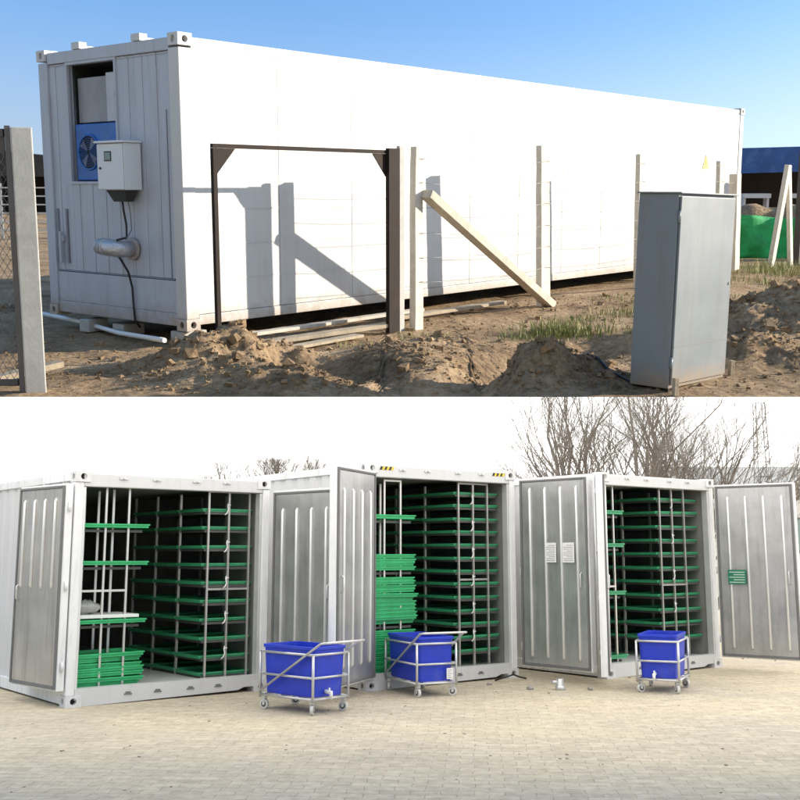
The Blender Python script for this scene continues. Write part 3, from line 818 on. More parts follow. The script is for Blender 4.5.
leaning(7.22, 21.1, 7.50, 21.22, 1.95, .17, 'pale_post', 'left white post of the leaning pair before the green net', 'leaning posts')
leaning(7.74, 21.45, 7.56, 21.38, 1.97, .14, 'pale_post', 'right white post of the leaning pair before the green net', 'leaning posts')
leaning(8.08, 22.0, 8.09, 22.0, 2.3, .26, 'darkwood', 'thick dark timber post right of the leaning pair of posts')

# ================================================================== LOWER PAVED YARD
m = MB(); S = 150
m.add([(-S, -40, 0), (S, -40, 0), (S, 2 * S, 0), (-S, 2 * S, 0)], [(0, 1, 2, 3)])
tag(m.build('yard_paving', 'pavers'), kind='structure')


def door_leaf(parent, hinge, ang_local, w, z0, h, mirror, inner, label, ribs=4, rib_z=(.06, .9), papers=False, sign=False, bars=True):
    """insulated door leaf; inner face towards +y of the closed door; extends along +x (or -x if mirror)"""
    s = -1 if mirror else 1
    rot = ang_local if not mirror else ang_local + math.pi
    mtx = Matrix.Translation((hinge[0], hinge[1], z0)) @ Matrix.Rotation(rot, 4, 'Z')

    def bx(mb, a, b, y0, y1, c, d):
        mb.box(min(s * a, s * b), max(s * a, s * b), y0, y1, c, d)
    m = MB(); bx(m, .035, w, -.085, 0, 0, h)
    d = m.build('door', 'white2', parent, bevel=.006, mtx=mtx)
    if label: d['label'] = label
    m = MB(); bx(m, .09, w - .055, .001, .012, .05, h - .05); m.build('inner_panel', inner, d, bevel=.004)
    m = MB()
    bx(m, .055, .085, .0015, .022, .02, h - .02); bx(m, w - .05, w - .02, .0015, .022, .02, h - .02)
    bx(m, .087, w - .052, .0015, .022, .02, .045); bx(m, .087, w - .052, .0015, .022, h - .045, h - .02)
    m.build('gasket', 'gasket', d, bevel=.004)
    for k in range(ribs):
        x = s * (.09 + (w - .145) * (k + .55) / ribs)
        m = MB(); za, zb = .05 + h * rib_z[0], h * rib_z[1]
        pts = [(x, .006, za), (x, .02, za + .03), (x, .02, zb - .03), (x, .006, zb)]
        m.tube(pts, [.013, .019, .019, .013], 8); m.build('rib', 'rib', d)
    if bars:      # locking rods on the outer face
        for xx in (.3, .75):
            m = MB(); m.tube([(s * xx, -.105, -.02), (s * xx, -.105, h + .02)], .017, 8)
            for z in (.25, .9, 1.5, h - .2): bx(m, xx - .04, xx + .04, -.1, -.086, z - .03, z + .03)
            m.build('locking_rod', 'galv', d)
    for z in (.25, h * .5, h - .25):
        m = MB(); m.tube([(s * .015, -.04, z - .05), (s * .015, -.04, z + .05)], .016, 8); m.build('hinge', 'white2', d)
    m = MB(); m.tube([(s * (w - .12), .013, h * .42), (s * (w - .12), .045, h * .43), (s * (w - .12), .045, h * .49), (s * (w - .12), .013, h * .5)], .008, 6); m.build('handle', 'rib', d)
    if papers:
        for x in (.57, .86):
            m = MB(); xx = s * x; m.box(xx - .095, xx + .095, .03, .0315, h * .55, h * .55 + .25); pp = m.build('paper_notice', 'paper', d)
            m = MB()
            for q in range(9): m.box(xx - .075, xx + .075 - (.05 if q % 3 == 2 else 0), .032, .0322, h * .55 + .02 + q * .024, h * .55 + .027 + q * .024)
            m.build('printed_lines', 'ink', pp)
    if sign:
        m = MB(); xx = s * .33; m.box(xx - .13, xx + .13, .045, .049, h * .42, h * .42 + .2); pp = m.build('green_sign', 'greensign', d)
        m = MB()
        for q in range(5): m.box(xx - .11, xx + .11 - (.06 if q % 2 else 0), .0495, .0498, h * .42 + .02 + q * .035, h * .42 + .033 + q * .035)
        m.build('sign_lines', 'sign_ink', pp)
    return d


def open_container(x, y, yaw, H, label, which, angL, angR, dz, dh, doorinfo, hazard=False, depth=6.06):
    W = 2.44
    t = thing('shipping_container', place(x, y, 0, yaw), label, 'shipping container', 'shipping containers')
    # walls
    for px, nx in ((.05, -1), (W - .05, 1)):
        vs, fs = corrugated((px, .17), (px, depth - .17), .15, H - .1, (nx, 0), .3, .02)
        m = MB(); m.add(vs, fs); m.build('side_wall', 'white', t)
    MB().box(.06, .09, .11, depth - .12, .15, H - .1).build('inner_lining', 'lining', t)
    MB().box(W - .09, W - .06, .11, depth - .12, .15, H - .1).build('inner_lining', 'lining', t)
    MB().box(.1, W - .1, depth - .1, depth - .05, .15, H - .1).build('back_wall', 'lining', t)
    MB().box(.05, W - .05, .12, depth - .05, H - .095, H - .02).build('roof', 'white', t)
    MB().box(.095, W - .095, .13, depth - .12, H - .13, H - .1).build('ceiling_lining', 'lining', t)
    MB().box(.1, W - .1, .1, depth - .12, .12, .165).build('floor', 'alufloor', t)
    for px in (0.0, W - .1):
        MB().box(px + .002, px + .098, .005, .15, .118, H - .118).build('corner_post', 'white2', t, bevel=.008)
        MB().box(px, px + .1, depth - .15, depth, .118, H - .118).build('corner_post', 'white2', t, bevel=.008)
        xi = .1 if px == 0 else W - .13
        MB().box(xi, xi + .03, .02, .12, .18, H - .17).build('door_jamb', 'rib', t, bevel=.004)
        rr = MB(); rr.box(px + .005, px + .095, .152, depth - .152, .02, .15); rr.build('bottom_rail', 'white2', t, bevel=.006)
        rr = MB(); rr.box(px + .012, px + .088, .152, depth - .152, H - .1, H - .01); rr.build('top_rail', 'white2', t, bevel=.006)
    hd = MB().box(.1, W - .1, .008, .12, H - .165, H - .02).build('header', 'white', t, bevel=.01)
    for xx in (.55, .95, 1.45, 1.85):
        m = MB(); m.box(xx - .05, xx + .05, -.006, .007, H - .075, H - .055); m.tube([(xx, -.012, H - .08), (xx, -.012, H - .05)], .01, 6)
        m.build('lashing_lug', 'galv', hd)
    sl = MB(); sl.poly([(.18, .006, .0), (W - .38, .006, .03), (W - .3, .006, .06), (W - .18, .006, .06), (W - .1, .006, .06), (W - .1, .006, .185), (.1, .006, .185), (.1, .006, .07), (.18, .006, .07)], (0, .11, 0))
    s = sl.build('sill', 'white', t)
    for xx in (.7, 1.05, 1.45, 1.8):
        m = MB(); m.box(xx - .045, xx + .045, -.002, .0055, .085, .10); m.box(xx - .03, xx + .03, .002, .0058, .098, .118)
        m.build('sill_bracket', 'gasket', s)
    for px, sx in ((.085, -1), (W - .085, 1)):
        for py, sy in ((.07, -1), (depth - .07, 1)):
            for pz in (.059, H - .057): casting(t, px, py, pz, sx, sy)
    if hazard:
        for x0 in (.2, W - .40):
            for k in range(6):
                m = MB(); a = x0 + .034 * k
                m.poly([(a, .0045, H - .075), (a + .034, .0045, H - .075), (a + .054, .0045, H - .032), (a + .02, .0045, H - .032)], (0, .003, 0))
                m.build('hazard_stripe', 'yellow' if k % 2 else 'black', hd)
    dl, dr = doorinfo
    hl = {'left': (-.09, -.02), 'middle': (.12, -.04), 'right': (0, -.04)}[which]
    door_leaf(t, hl, angL, 1.10 if which == 'left' else 1.17, dz, dh, False, **dl)
    door_leaf(t, (W - (.1 if which == 'right' else 0), -.04), angR, 1.17, dz, dh, True, **dr)
    return t


def tray_mesh(w, d, h, name):
    m = MB(); r_ = .012
    m.box(0, w, 0, d, 0, .012)
    m.box(0, w, 0, r_, .012, h); m.box(0, w, d - r_, d, .012, h); m.box(0, r_, r_, d - r_, .012, h); m.box(w - r_, w, r_, d - r_, .012, h)
    m.box(-.012, w + .012, -.012, -.0005, h - .016, h); m.box(-.012, w + .012, d + .0005, d + .012, h - .016, h)
    o = m.build(name, 'tray'); me = o.data; bpy.data.objects.remove(o)
    return me


TM = {}


def tray(frame, x, y, z, w, d, h, lab, group, m='tray', yaw=0, tiltx=0):
    key = (round(w, 2), round(d, 2), round(h, 3), m)
    if key not in TM:
        me = tray_mesh(w, d, h, 'tray'); me.materials.clear(); me.materials.append(M[m]); TM[key] = me
    o = link('tray', TM[key]); o.matrix_world = frame @ Matrix.Translation((x, y, z)) @ Matrix.Rotation(yaw, 4, 'Z') @ Matrix.Rotation(tiltx, 4, 'Y')
    return tag(o, lab, 'tray', group)


def rack(frame, x0, x1, ups, z0, z1, zmid, levels, lab, hoses=None, deep=1.95):
    t = thing('tray_rack', frame @ Matrix.Translation((0, .2, .165)), lab, 'rack', 'stainless racks in the containers')
    for u in ups:
        m = MB(); m.box(u - .012, u + .012, -.012, .012, 0, z1 - .165); m.build('upright', 'bar', t)
    for q in (1, 2, 3):
        for u in (ups[0] - .04, ups[-1] + (.0 if x1 < 1.3 else .04)):
            m = MB(); m.box(u - .014, u + .014, q * deep / 3 - .014, q * deep / 3 + .014, 0, z1 - .165); m.build('upright', 'bar', t)
    m = MB(); m.box(ups[0] - .012, ups[-1] + .012, -.0125, .0115, zmid - .165 - .012, zmid - .165 + .012); m.build('cross_bar', 'bar', t)
    m = MB(); m.box(ups[0] - .012, ups[-1] + .012, -.013, .013, z1 - .164, z1 - .14); m.build('cross_bar', 'bar', t)
    for z in levels:
        m = MB(); m.box(x0 + .03, x0 + .05, .02, deep, z - .165 - .03, z - .165 - .002); m.box(x1 - .06, x1 - .04, .02, deep, z - .165 - .03, z - .165 - .002)
        m.box(x0 + .03, x1 - .04, .015, .035, z - .165 - .0315, z - .165 - .0035); m.build('shelf_rail', 'shelf', t)
    if hoses:
        for z in hoses:
            m = MB(); q = z - .165; u = ups[1]
            m.tube([(u - .02, -.015, q + .17), (u - .035, -.03, q + .14), (u - .03, -.04, q + .09), (u - .05, -.045, q + .05), (u - .075, -.04, q + .03)], .008, 6)
            m.tube([(u + .01, -.02, q + .15), (u - .035, -.03, q + .14)], .008, 6)
            m.build('drip_hose', 'hose', t)
    return t


YA, YB, YC = R(38), R(37), R(38)
FA, FB, FC = place(-3.504, 11.72, 0, YA), place(-.405, 13.095, 0, YB), place(2.656, 14.359, 0, YC)
st = dict(inner='steel', label=None)
open_container(-3.504, 11.72, YA, 2.48, 'leftmost white open container, lower than the others, with a cleared aisle and loose green stacks', 'left', R(135) - YA, R(-43.5) - YA, .17, 2.17,
               (dict(inner='steel_warm', label='beige steel door folded back along the side', rib_z=(.46, .93)), dict(st)))
open_container(-.405, 13.095, YB, 2.68, 'middle white open container with black and yellow hazard stripes on its header', 'middle', R(-111) - YB, R(-47) - YB, .15, 2.42,
               (dict(st), dict(inner='steel', label='grey door with two white paper notices', papers=True, ribs=4, rib_z=(.03, .95))), hazard=True)
open_container(2.656, 14.359, YC, 2.66, 'rightmost white open container under the bare trees, green sign on its open door', 'right', R(-100.8) - YC, R(-36) - YC, .15, 2.42,
               (dict(st), dict(inner='steel', label='grey door with small green sign', sign=True, rib_z=(.03, .93))))

NAMES = {'A': 'left container', 'B': 'middle container', 'C': 'right container'}


def right_rack(F, key, ups, levels, z1, zmid, hz):
    x0, x1 = ups[0] - .07, 2.33
    rack(F, x0, x1, ups, .165, z1, zmid, levels, 'stainless rack of green trays filling the right side of the %s' % NAMES[key], hz)
    for i, z in enumerate(levels):
        for q, row in enumerate(('front', 'middle', 'rear')):
            tray(F, x0 + .012 + rnd.uniform(-.006, .006), .225 + q * .64 + rnd.uniform(0, .02), z + rnd.uniform(-.006, .006), x1 - x0 - .03, .62, .036,
                 'green tray, %s level from top, %s row, right rack in %s' % (ORD[i], row, NAMES[key]), 'trays on the right rack of the %s' % NAMES[key], yaw=rnd.uniform(-.012, .012), tiltx=rnd.uniform(-.008, .008))


LA = [2.085, 1.872, 1.652, 1.44, 1.23, 1.02, .805, .597, .39, .198]
right_rack(FA, 'A', (1.72, 1.99, 2.27), LA, 2.31, 1.18, (2.02, 1.58, 1.16, .75, .35))
LB = [2.36 - .168 * i for i in range(13)]
right_rack(FB, 'B', (1.61, 1.86, 2.11), LB, 2.49, 1.26, (2.2, 1.85, 1.5, 1.15, .8, .45))
LC = [2.34 - .192 * i for i in range(11)]
right_rack(FC, 'C', (1.44, 1.71, 1.98), LC, 2.49, 1.16, (2.2, 1.7, 1.2, .75))

# left racks
rack(FA, .1, .93, (.17, .44, .71), .165, 2.33, 1.19, (1.86, 1.45, .82), 'stainless rack with three sparse shelves on the left side of the left container', deep=1.3)
for z, lab in ((1.88, 'single green tray on the upper left shelf of the left container'), (1.47, 'single green tray on the middle left shelf of the left container'), (.84, 'green tray under the white board on the left shelf of the left container')):
    tray(FA, .11, .14, z, .82, .6, .042, lab, 'trays on the left shelves of the left container', 'tray2', yaw=rnd.uniform(-.02, .01))
m = MB(); m.box(.12, .86, .15, .72, .0, .035)
tag(m.build('white_board', 'board', mtx=FA @ Matrix.Translation((0, 0, .896)), bevel=.004), 'thin white board lying on the green tray of the lower left shelf', 'board')
m = MB(); vs = []; n1, n2 = 14, 10
for i in range(n1):
    for j in range(n2):
        th = 2 * math.pi * i / n1; ph = math.pi * (j + .02) / (n2 - 1 + .04)
        r_ = 1 + .35 * noise.noise(Vector((math.cos(th) * 2, math.sin(th) * 2, ph * 2)))
        vs.append((.17 * r_ * math.sin(ph) * math.cos(th), .13 * r_ * math.sin(ph) * math.sin(th), .075 * r_ * math.cos(ph) + .07))
m.add(vs, [(i * n2 + j, ((i + 1) % n1) * n2 + j, ((i + 1) % n1) * n2 + j + 1, i * n2 + j + 1) for i in range(n1) for j in range(n2 - 1)], True)
tag(m.build('crumpled_bag', 'bag', mtx=FA @ Matrix.Translation((.33, .4, .935))), 'crumpled grey plastic bag on the white board inside the left container', 'bag')


def stack(F, x, y, z0, w, d, h, n, pitch, where, group, jx=.02, bend=0., order='from the bottom'):
    z = z0
    for k in range(n):
        nm = ('lowest', 'second', 'third', 'fourth', 'fifth', 'sixth', 'seventh', 'eighth', 'ninth', 'tenth', 'eleventh', 'twelfth', 'thirteenth', 'fourteenth')[k]
        lab = ('lowest green tray in %s' % where) if k == 0 else ('%s green tray from the bottom in %s' % (nm, where))
        tray(F, x + rnd.uniform(-jx, jx), y + rnd.uniform(-jx, jx), z, w, d, h, lab, group, 'tray2', yaw=rnd.uniform(-.03, .03), tiltx=rnd.uniform(-bend, bend))
        z += pitch


stack(FA, .12, .2, .17, .8, .5, .045, 7, .05, 'the floor stack of the left container', 'floor stack of trays in the left container', .025, .012)
rack(FB, .1, .88, (.41, .66), .165, 2.48, 1.25, (2.0, 1.37, .72), 'stainless rack heavy with stacked green trays on the left side of the middle container', deep=1.3)
tray(FB, .11, .16, 2.02, .75, .6, .05, 'single green tray on the upper left shelf of the middle container', 'trays on the left shelves of the middle container', 'tray2')
stack(FB, .12, .16, 1.39, .73, .6, .045, 4, .05, 'the upper left stack of the middle container', 'upper tray stack in the middle container', .012, .006)
stack(FB, .13, .16, .745, .73, .6, .045, 12, .047, 'the tall left stack of the middle container', 'tall tray stack in the middle container', .03, .016)
stack(FB, .12, .16, .17, .73, .6, .045, 10, .051, 'the floor stack of the middle container', 'floor stack of trays in the middle container', .012, .004)
rack(FC, .1, .6, (.18, .45), .165, 2.49, 1.16, (2.1, 1.66, 1.03, .2), 'narrow stainless rack on the left side of the right container', deep=1.3)
for z, nm in ((2.12, 'top'), (1.68, 'second'), (1.05, 'third'), (.22, 'lowest')):
    tray(FC, .11, .16, z, .5, .6, .05, 'green tray on the %s left shelf of the right container' % nm, 'trays on the left shelves of the right container', 'tray')


# ---- trolleys
def trolley(x, y, yaw, L_, W, label, sticker=False, tap_side='end', handle=True):
    """near corner at the origin; long side runs along -x; short end (tap) at x = 0 running along +y"""
    t = thing('tub_trolley', place(x, y, 0, yaw), label, 'trolley', 'blue tub trolleys')
    r = .0125; zb, zm, zt = .15, .36, .585
    m = MB()
    for zz in (zb, zm, zt):
        m.tube([(-L_, 0, zz), (0, 0, zz)], r, 8); m.tube([(-L_, W, zz), (0, W, zz)], r, 8)
        m.tube([(0, 0, zz), (0, W, zz)], r, 8); m.tube([(-L_, 0, zz), (-L_, W, zz)], r, 8)
    for f in (.33, .66): m.tube([(-L_ * f, 0, zb), (-L_ * f, W, zb)], r, 8)
    for a in (0, -L_):
        for b in (0, W): m.tube([(a, b, zb - .03), (a, b, zt)], r * 1.15, 8)
    m.build('frame', 'galv', t)
    if handle:
        m = MB(); g = -r * 2.1
        pts = [(-L_ + .02, g, zb + .03), (.13, g, zt + .12), (.2, g, zt + .13), (.215, g + .015, zt + .132), (.215, W - g - .015, zt + .132), (.2, W - g, zt + .13), (.13, W - g, zt + .12), (-L_ + .02, W - g, zb + .03)]
        m.tube(pts, .0125, 8); m.build('push_handle', 'galv', t)
    # tub
    i = .018
    m = MB(); o0 = (-L_ + i + .02, -i - .02, i + .02, W - i - .02); o1 = (-L_ + i, -i, i, W - i)
    th = .012
    def ring(x0, x1, y0, y1, z, c=.05):
        pts = []
        for cx, cy, a0 in ((x1 - c, y1 - c, 0), (x0 + c, y1 - c, 90), (x0 + c, y0 + c, 180), (x1 - c, y0 + c, 270)):
            for q in range(5):
                a = R(a0 + 22.5 * q); pts.append((cx + c * math.cos(a), cy + c * math.sin(a), z))
        return pts
    z0, z1 = zb + .015, .66
    rings = [ring(*o0, z0), ring(*o1, z1 - .035), ring(o1[0] - .012, o1[1] + .012, o1[2] - .012, o1[3] + .012, z1 - .03), ring(o1[0] - .012, o1[1] + .012, o1[2] - .012, o1[3] + .012, z1),
             ring(o1[0] + th, o1[1] - th, o1[2] + th, o1[3] - th, z1), ring(o0[0] + th, o0[1] - th, o0[2] + th, o0[3] - th, z0 + .015)]
    n = 20; vs = [p for rg in rings for p in rg]
    fs = [(k * n + j, k * n + (j + 1) % n, (k + 1) * n + (j + 1) % n, (k + 1) * n + j) for k in range(len(rings) - 1) for j in range(n)]
    fs += [tuple(reversed(range(n))), tuple(range((len(rings) - 1) * n, len(rings) * n))]
    m.add(vs, fs); tb = m.build('tub', 'blue', t, bevel=.003)
    if sticker:
        m = MB(); m.box(.0135, .0155, W - .13, W - .05, zb + .04, zb + .16); st_ = m.build('paper_label', 'paper', t)
        m = MB()
        for q in range(5): m.box(.016, .0163, W - .12, W - .06 - (.02 if q % 2 else 0), zb + .055 + q * .02, zb + .062 + q * .02)
        m.build('printed_lines', 'ink', st_)
    if not sticker:
        m = MB(); ty = W * .42
        m.tube([(-.06, ty, zb + .07), (.05, ty, zb + .06)], .02, 10); m.tube([(.045, ty, zb + .075), (.045, ty, zb - .005)], .018, 10); m.tube([(.02, ty, zb + .062), (.02, ty, zb + .105)], .01, 8)
        m.build('drain_tap', 'hose', t)
    k = 0
    for a in (-.04, -L_ + .04):
        for b in (.03, W - .03):
            ang = rnd.uniform(-.6, .6) + (.5 if k % 2 else -.3); k += 1
            cm = Matrix.Translation((a, b, 0)) @ Matrix.Rotation(ang, 4, 'Z')
            m = MB(); m.box(-.022, .022, -.022, .022, .105, .137); m.box(-.016, .016, -.021, -.017, .045, .105); m.box(-.016, .016, .017, .021, .045, .105)
            c = m.build('caster', 'galv', t, mtx=cm)
            m = MB(); m.tube([(-.0, -.016, .05), (0, .016, .05)], .05, 20); w_ = m.build('wheel', 'wheel', c, bevel=.004)
            m = MB(); m.tube([(0, -.0185, .05), (0, .0185, .05)], .03, 14); m.build('hub', 'shelf', c)
            m = MB(); m.tube([(0, -.0235, .05), (0, .0235, .05)], .012, 10); m.build('axle', 'rib', c)
    return t


trolley(-.87, 11.17, math.atan2(11.17 - 11.70, -.87 + 1.46), .80, .50, 'blue tub trolley with long diagonal handle bar before the left container, nearest of three')
trolley(.19, 12.52, math.atan2(12.52 - 13.3, .24 + .13), .84, .50, 'blue tub trolley with a paper label, standing before the middle container', sticker=True)
trolley(2.77, 13.03, math.radians(-113), .74, .48, 'blue tub trolley seen end on with white tap, before the right container', handle=False)

# ---- bits on the paving
def rock(x, y, a, sq, lab, group, mt='stone', seed=0):
    m = MB(); n1, n2 = 10, 7; vs = []
    for i in range(n1):
        for j in range(n2):
            th = 2 * math.pi * i / n1; ph = math.pi * (j + .03) / (n2 - 1 + .06)
            r_ = a * (1 + .4 * noise.noise(Vector((math.cos(th) * math.sin(ph) * 1.6 + seed, math.sin(th) * math.sin(ph) * 1.6, math.cos(ph) * 1.6))))
            vs.append((r_ * math.sin(ph) * math.cos(th), r_ * math.sin(ph) * math.sin(th) * .8, sq * r_ * math.cos(ph) + sq * a * .7))
    m.add(vs, [(i * n2 + j, ((i + 1) % n1) * n2 + j, ((i + 1) % n1) * n2 + j + 1, i * n2 + j + 1) for i in range(n1) for j in range(n2 - 1)])
    tag(m.build('stone', mt, mtx=place(x, y, 0, seed)), lab, 'stone', group)


rock(1.55, 13.3, .05, .5, 'small grey stone under the open door with paper notices, left one', 'stones on the paving', seed=1)
rock(2.25, 13.25, .04, .6, 'small grey stone under the open door with paper notices, right one', 'stones on the paving', seed=2)
rock(1.1, 13.75, .035, .5, 'small pebble by the right foot of the middle container', 'stones on the paving', seed=3)
t = thing('drain_fitting', place(1.9, 13.25), 'small grey metal drain fitting on the paving under the door with paper notices', 'drain fitting')
m = MB(); m.tube([(0, 0, 0), (0, 0, .05), (0, 0, .052), (0, 0, .13)], [.06, .057, .045, .04], 14); m.build('body', 'galv', t)
m = MB(); m.tube([(-.03, 0, .09), (-.1, .02, .085)], .022, 10); m.build('spout', 'galv', t)
m = MB(); m.tube([(1.2, 14.12, .012), (1.32, 14.1, .05), (1.44, 14.16, .08), (1.53, 14.24, .04), (1.62, 14.36, .012)], .011, 6)
tag(m.build('black_hose', 'cable'), 'short black hose looping over the right foot of the middle container', 'hose')
r2 = random.Random(5)
m = MB()
for _ in range(260):
    x = r2.uniform(-7, 7); y = r2.uniform(7, 15); a = r2.uniform(.004, .013) * (1 if r2.random() < .93 else 1.8)
    rt = Matrix.Translation((x, y, 0)) @ Matrix.Rotation(r2.uniform(0, 6.3), 4, 'Z')
    m.box(-a, a, -a * .6, a * .6, .001, a * .5, rt)
tag(m.build('grit', 'oldwood'), 'scattered brown grit and leaf crumbs on the pavers', 'grit', kind='stuff')


# ---- bare trees behind the containers
def bare_tree(x, y, stems, height, spread, seed, label, limit=5.45, twigs=1., base_r=.09, group='bare trees behind the containers'):
    r = random.Random(seed)
    t = thing('bare_tree', place(x, y, 0, 0), label, 'tree', group)
    tr = MB(); br = MB(); tw = MB()

    def grow(p, d, ln, rad, lev):
        n = 4 if lev < 2 else 3
        pts = [p.copy()]; dd = d.copy()
        for i in range(n):
            dd = (dd + Vector((r.gauss(0, .09), r.gauss(0, .09), r.gauss(.04, .05)))).normalized()
            pts.append(pts[-1] + dd * ln / n)
        cutoff = False
        for i in range(1, n + 1):
            if pts[i].z > limit:
                pts = pts[:i]; n = i - 1; cutoff = True; break
        if n < 1: return
        tgt = tr if lev == 0 else (br if lev < 3 else tw)
        tgt.tube(pts, [rad * (1 - .5 * i / n) for i in range(n + 1)], 6 if lev < 2 else (4 if lev == 2 else 3), cap=False)
        if lev >= 5: return
        dd = (pts[-1] - pts[-2]).normalized()
        k = {0: 5, 1: 4, 2: 4, 3: 4, 4: 3}[lev]
        if lev >= 3: k = max(1, round(k * twigs))
        for j in range(k):
            f = r.uniform(.3, 1.) if j < k - 1 or cutoff else 1.
            q = pts[0].lerp(pts[-1], f) if f < 1 else pts[-1]
            idx = min(n - 1, int(f * n)); q = pts[idx].lerp(pts[idx + 1], f * n - idx) if f < 1 else pts[-1]
            ax = Vector((r.gauss(0, 1), r.gauss(0, 1), r.gauss(0, .4)))
            nd = (dd + ax.normalized() * r.uniform(.3, .75)).normalized()
            if nd.z < -.05: nd.z = .05
            grow(q, nd, ln * r.uniform(.5, .78), rad * r.uniform(.4, .56), lev + 1)

    for k in range(stems):
        a = 2 * math.pi * k / stems + r.uniform(-.4, .4)
        d = Vector((math.cos(a) * spread * r.uniform(.5, 1.1), math.sin(a) * spread * .6, 1)).normalized()
        grow(Vector((math.cos(a) * .12, math.sin(a) * .12, -.05)), d, height * .36 * r.uniform(.85, 1.1), base_r * r.uniform(.7, 1.1), 0)
    tr.build('trunk', 'bark', t)
    c = br.build('crown', 'bark', t); tw.build('twigs', 'bark', c)
    return t


bare_tree(5.1, 23.4, 6, 7.6, .85, 21, 'large bare multi-stemmed tree rising behind the right container')
bare_tree(6.55, 24.4, 4, 7.2, .6, 8, 'bare spreading tree right of the largest one, above the green sign door', limit=5.55)
bare_tree(4.3, 25.2, 2, 6.2, .55, 14, 'slim bare tree behind the gap between middle and right containers', limit=5.6)
bare_tree(-3.0, 28, 7, 6.4, .6, 31, 'bare bushy tree top showing above the left container', limit=3.95, base_r=.06)
bare_tree(-4.2, 28.5, 5, 6.2, .7, 37, 'smaller bare bush left of the bushy tree above the left container', limit=3.6, base_r=.05)

t = thing('lattice_mast', place(10.05, 30), 'thin grey lattice mast rising behind the bare trees', 'mast')
m = MB()
for a, b in ((-1, -1), (1, -1), (1, 1), (-1, 1)): m.tube([(a * .28, b * .28, 0), (a * .12, b * .12, 5.75)], .014, 4)
m.build('mast_legs', 'wire', t)
m = MB()
for k in range(14):
    z0, z1 = k * .41, k * .41 + .41; w0, w1 = .28 - .16 * z0 / 5.75, .28 - .16 * z1 / 5.75
    for (a, b), (c, d) in (((-1, -1), (1, -1)), ((1, -1), (1, 1)), ((1, 1), (-1, 1)), ((-1, 1), (-1, -1))):
        m.tube([(a * w0, b * w0, z0), (c * w1, d * w1, z1)], .008, 3, cap=False); m.tube([(a * w1, b * w1, z1), (c * w1, d * w1, z1)], .008, 3, cap=False)
m.build('lattice', 'wire', t)
t = thing('low_warehouse', place(10.4, 37), 'long low grey roofed warehouse behind the bare trees', 'warehouse')
m = MB(); m.box(0, 22, .3, 9.7, -.1, 3.75); m.build('wall', 'facade', t)
m = MB(); m.poly([(-.6, 0, 3.75), (-.6, 5, 4.75), (-.6, 10, 3.75), (-.6, 10, 3.87), (-.6, 5, 4.9), (-.6, 0, 3.87)], (23.2, 0, 0)); m.build('roof', 'roofgrey', t)
for k in range(5):
    m = MB(); m.box(1.2 + k * 4.2, 3.4 + k * 4.2, .27, .299, 1.6, 2.8); f = m.build('window', 'gasket', t)
    m = MB(); m.box(1.28 + k * 4.2, 3.32 + k * 4.2, .262, .268, 1.68, 2.72); m.build('pane', 'glass', f)

# ================================================================== light, sky, camera
SUN_L = Vector((-.938, -.222, -.266)).normalized()            # travel of the sunlight in hillside axes
SUN_W = (HILL.to_3x3() @ SUN_L).normalized()
to_sun = -SUN_W
el = math.asin(to_sun.z); az = math.atan2(to_sun.x, to_sun.y)
sl = bpy.data.lights.new('sun', 'SUN'); sl.energy = 4.4; sl.angle = R(.5); sl.color = (1, .91, .77)
so = bpy.data.objects.new('sun', sl); COL.objects.link(so); so.rotation_euler = SUN_W.to_track_quat('-Z', 'Y').to_euler(); so.location = (30, 0, 30)

W = bpy.data.worlds.new('World'); scene.world = W; W.use_nodes = True
N, L = W.node_tree.nodes, W.node_tree.links; N.clear()
out = N.new('ShaderNodeOutputWorld')
sky = N.new('ShaderNodeTexSky'); sky.sky_type = 'NISHITA'; sky.sun_disc = False; sky.sun_elevation = el; sky.sun_rotation = az
sky.air_density = 1.0; sky.dust_density = .6; sky.ozone_density = 2.0
b1 = N.new('ShaderNodeBackground'); b1.inputs['Strength'].default_value = .16; hs = N.new('ShaderNodeHueSaturation'); hs.inputs['Saturation'].default_value = 1.15; L.new(sky.outputs['Color'], hs.inputs['Color']); L.new(hs.outputs['Color'], b1.inputs['Color'])
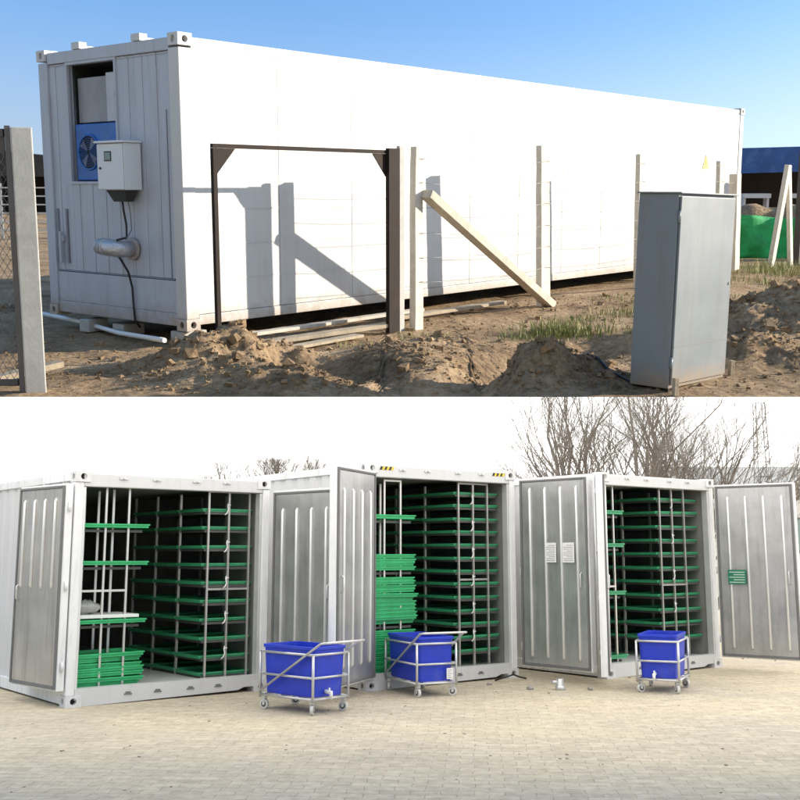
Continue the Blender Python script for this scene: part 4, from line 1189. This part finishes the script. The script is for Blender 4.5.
# bright white haze lying low over the yard, clearing to blue higher up; brighter round the sun
tc = N.new('ShaderNodeTexCoord'); sx = N.new('ShaderNodeSeparateXYZ'); L.new(tc.outputs['Generated'], sx.inputs[0])
mr = N.new('ShaderNodeMapRange'); mr.interpolation_type = 'SMOOTHSTEP'
mr.inputs['From Min'].default_value = math.sin(R(16)); mr.inputs['From Max'].default_value = math.sin(R(29)); mr.inputs['To Min'].default_value = 1; mr.inputs['To Max'].default_value = 0
L.new(sx.outputs['Z'], mr.inputs['Value'])
b2 = N.new('ShaderNodeBackground'); b2.inputs['Color'].default_value = (.74, .88, 1, 1); b2.inputs['Strength'].default_value = .75
dt = N.new('ShaderNodeVectorMath'); dt.operation = 'DOT_PRODUCT'; L.new(tc.outputs['Generated'], dt.inputs[0]); dt.inputs[1].default_value = to_sun
gl = N.new('ShaderNodeMapRange'); gl.interpolation_type = 'SMOOTHSTEP'; gl.inputs['From Min'].default_value = -.2; gl.inputs['From Max'].default_value = 1; gl.inputs['To Min'].default_value = .34; gl.inputs['To Max'].default_value = .7
L.new(dt.outputs['Value'], gl.inputs['Value']); L.new(gl.outputs['Result'], b2.inputs['Strength'])
mix = N.new('ShaderNodeMixShader'); L.new(mr.outputs['Result'], mix.inputs['Fac']); L.new(b1.outputs[0], mix.inputs[1]); L.new(b2.outputs[0], mix.inputs[2])
L.new(mix.outputs[0], out.inputs['Surface'])

cam = bpy.data.cameras.new('camera'); co = bpy.data.objects.new('camera', cam); COL.objects.link(co)
co.location = (0, 0, EYE); co.rotation_euler = (R(90 + 9.643), 0, 0)
cam.sensor_width = 36; cam.lens = 36 * 1080 / 800; cam.shift_y = -.0381; cam.clip_start = .1; cam.clip_end = 2000
scene.camera = co
scene.view_settings.view_transform = 'Standard'; scene.view_settings.look = 'None'; scene.view_settings.gamma = 1
scene.view_settings.use_curve_mapping = False; scene.view_settings.exposure = 1.05
scene.render.film_transparent = False
scene.cycles.use_denoising = True
scene.cycles.max_bounces = 8; scene.cycles.diffuse_bounces = 5
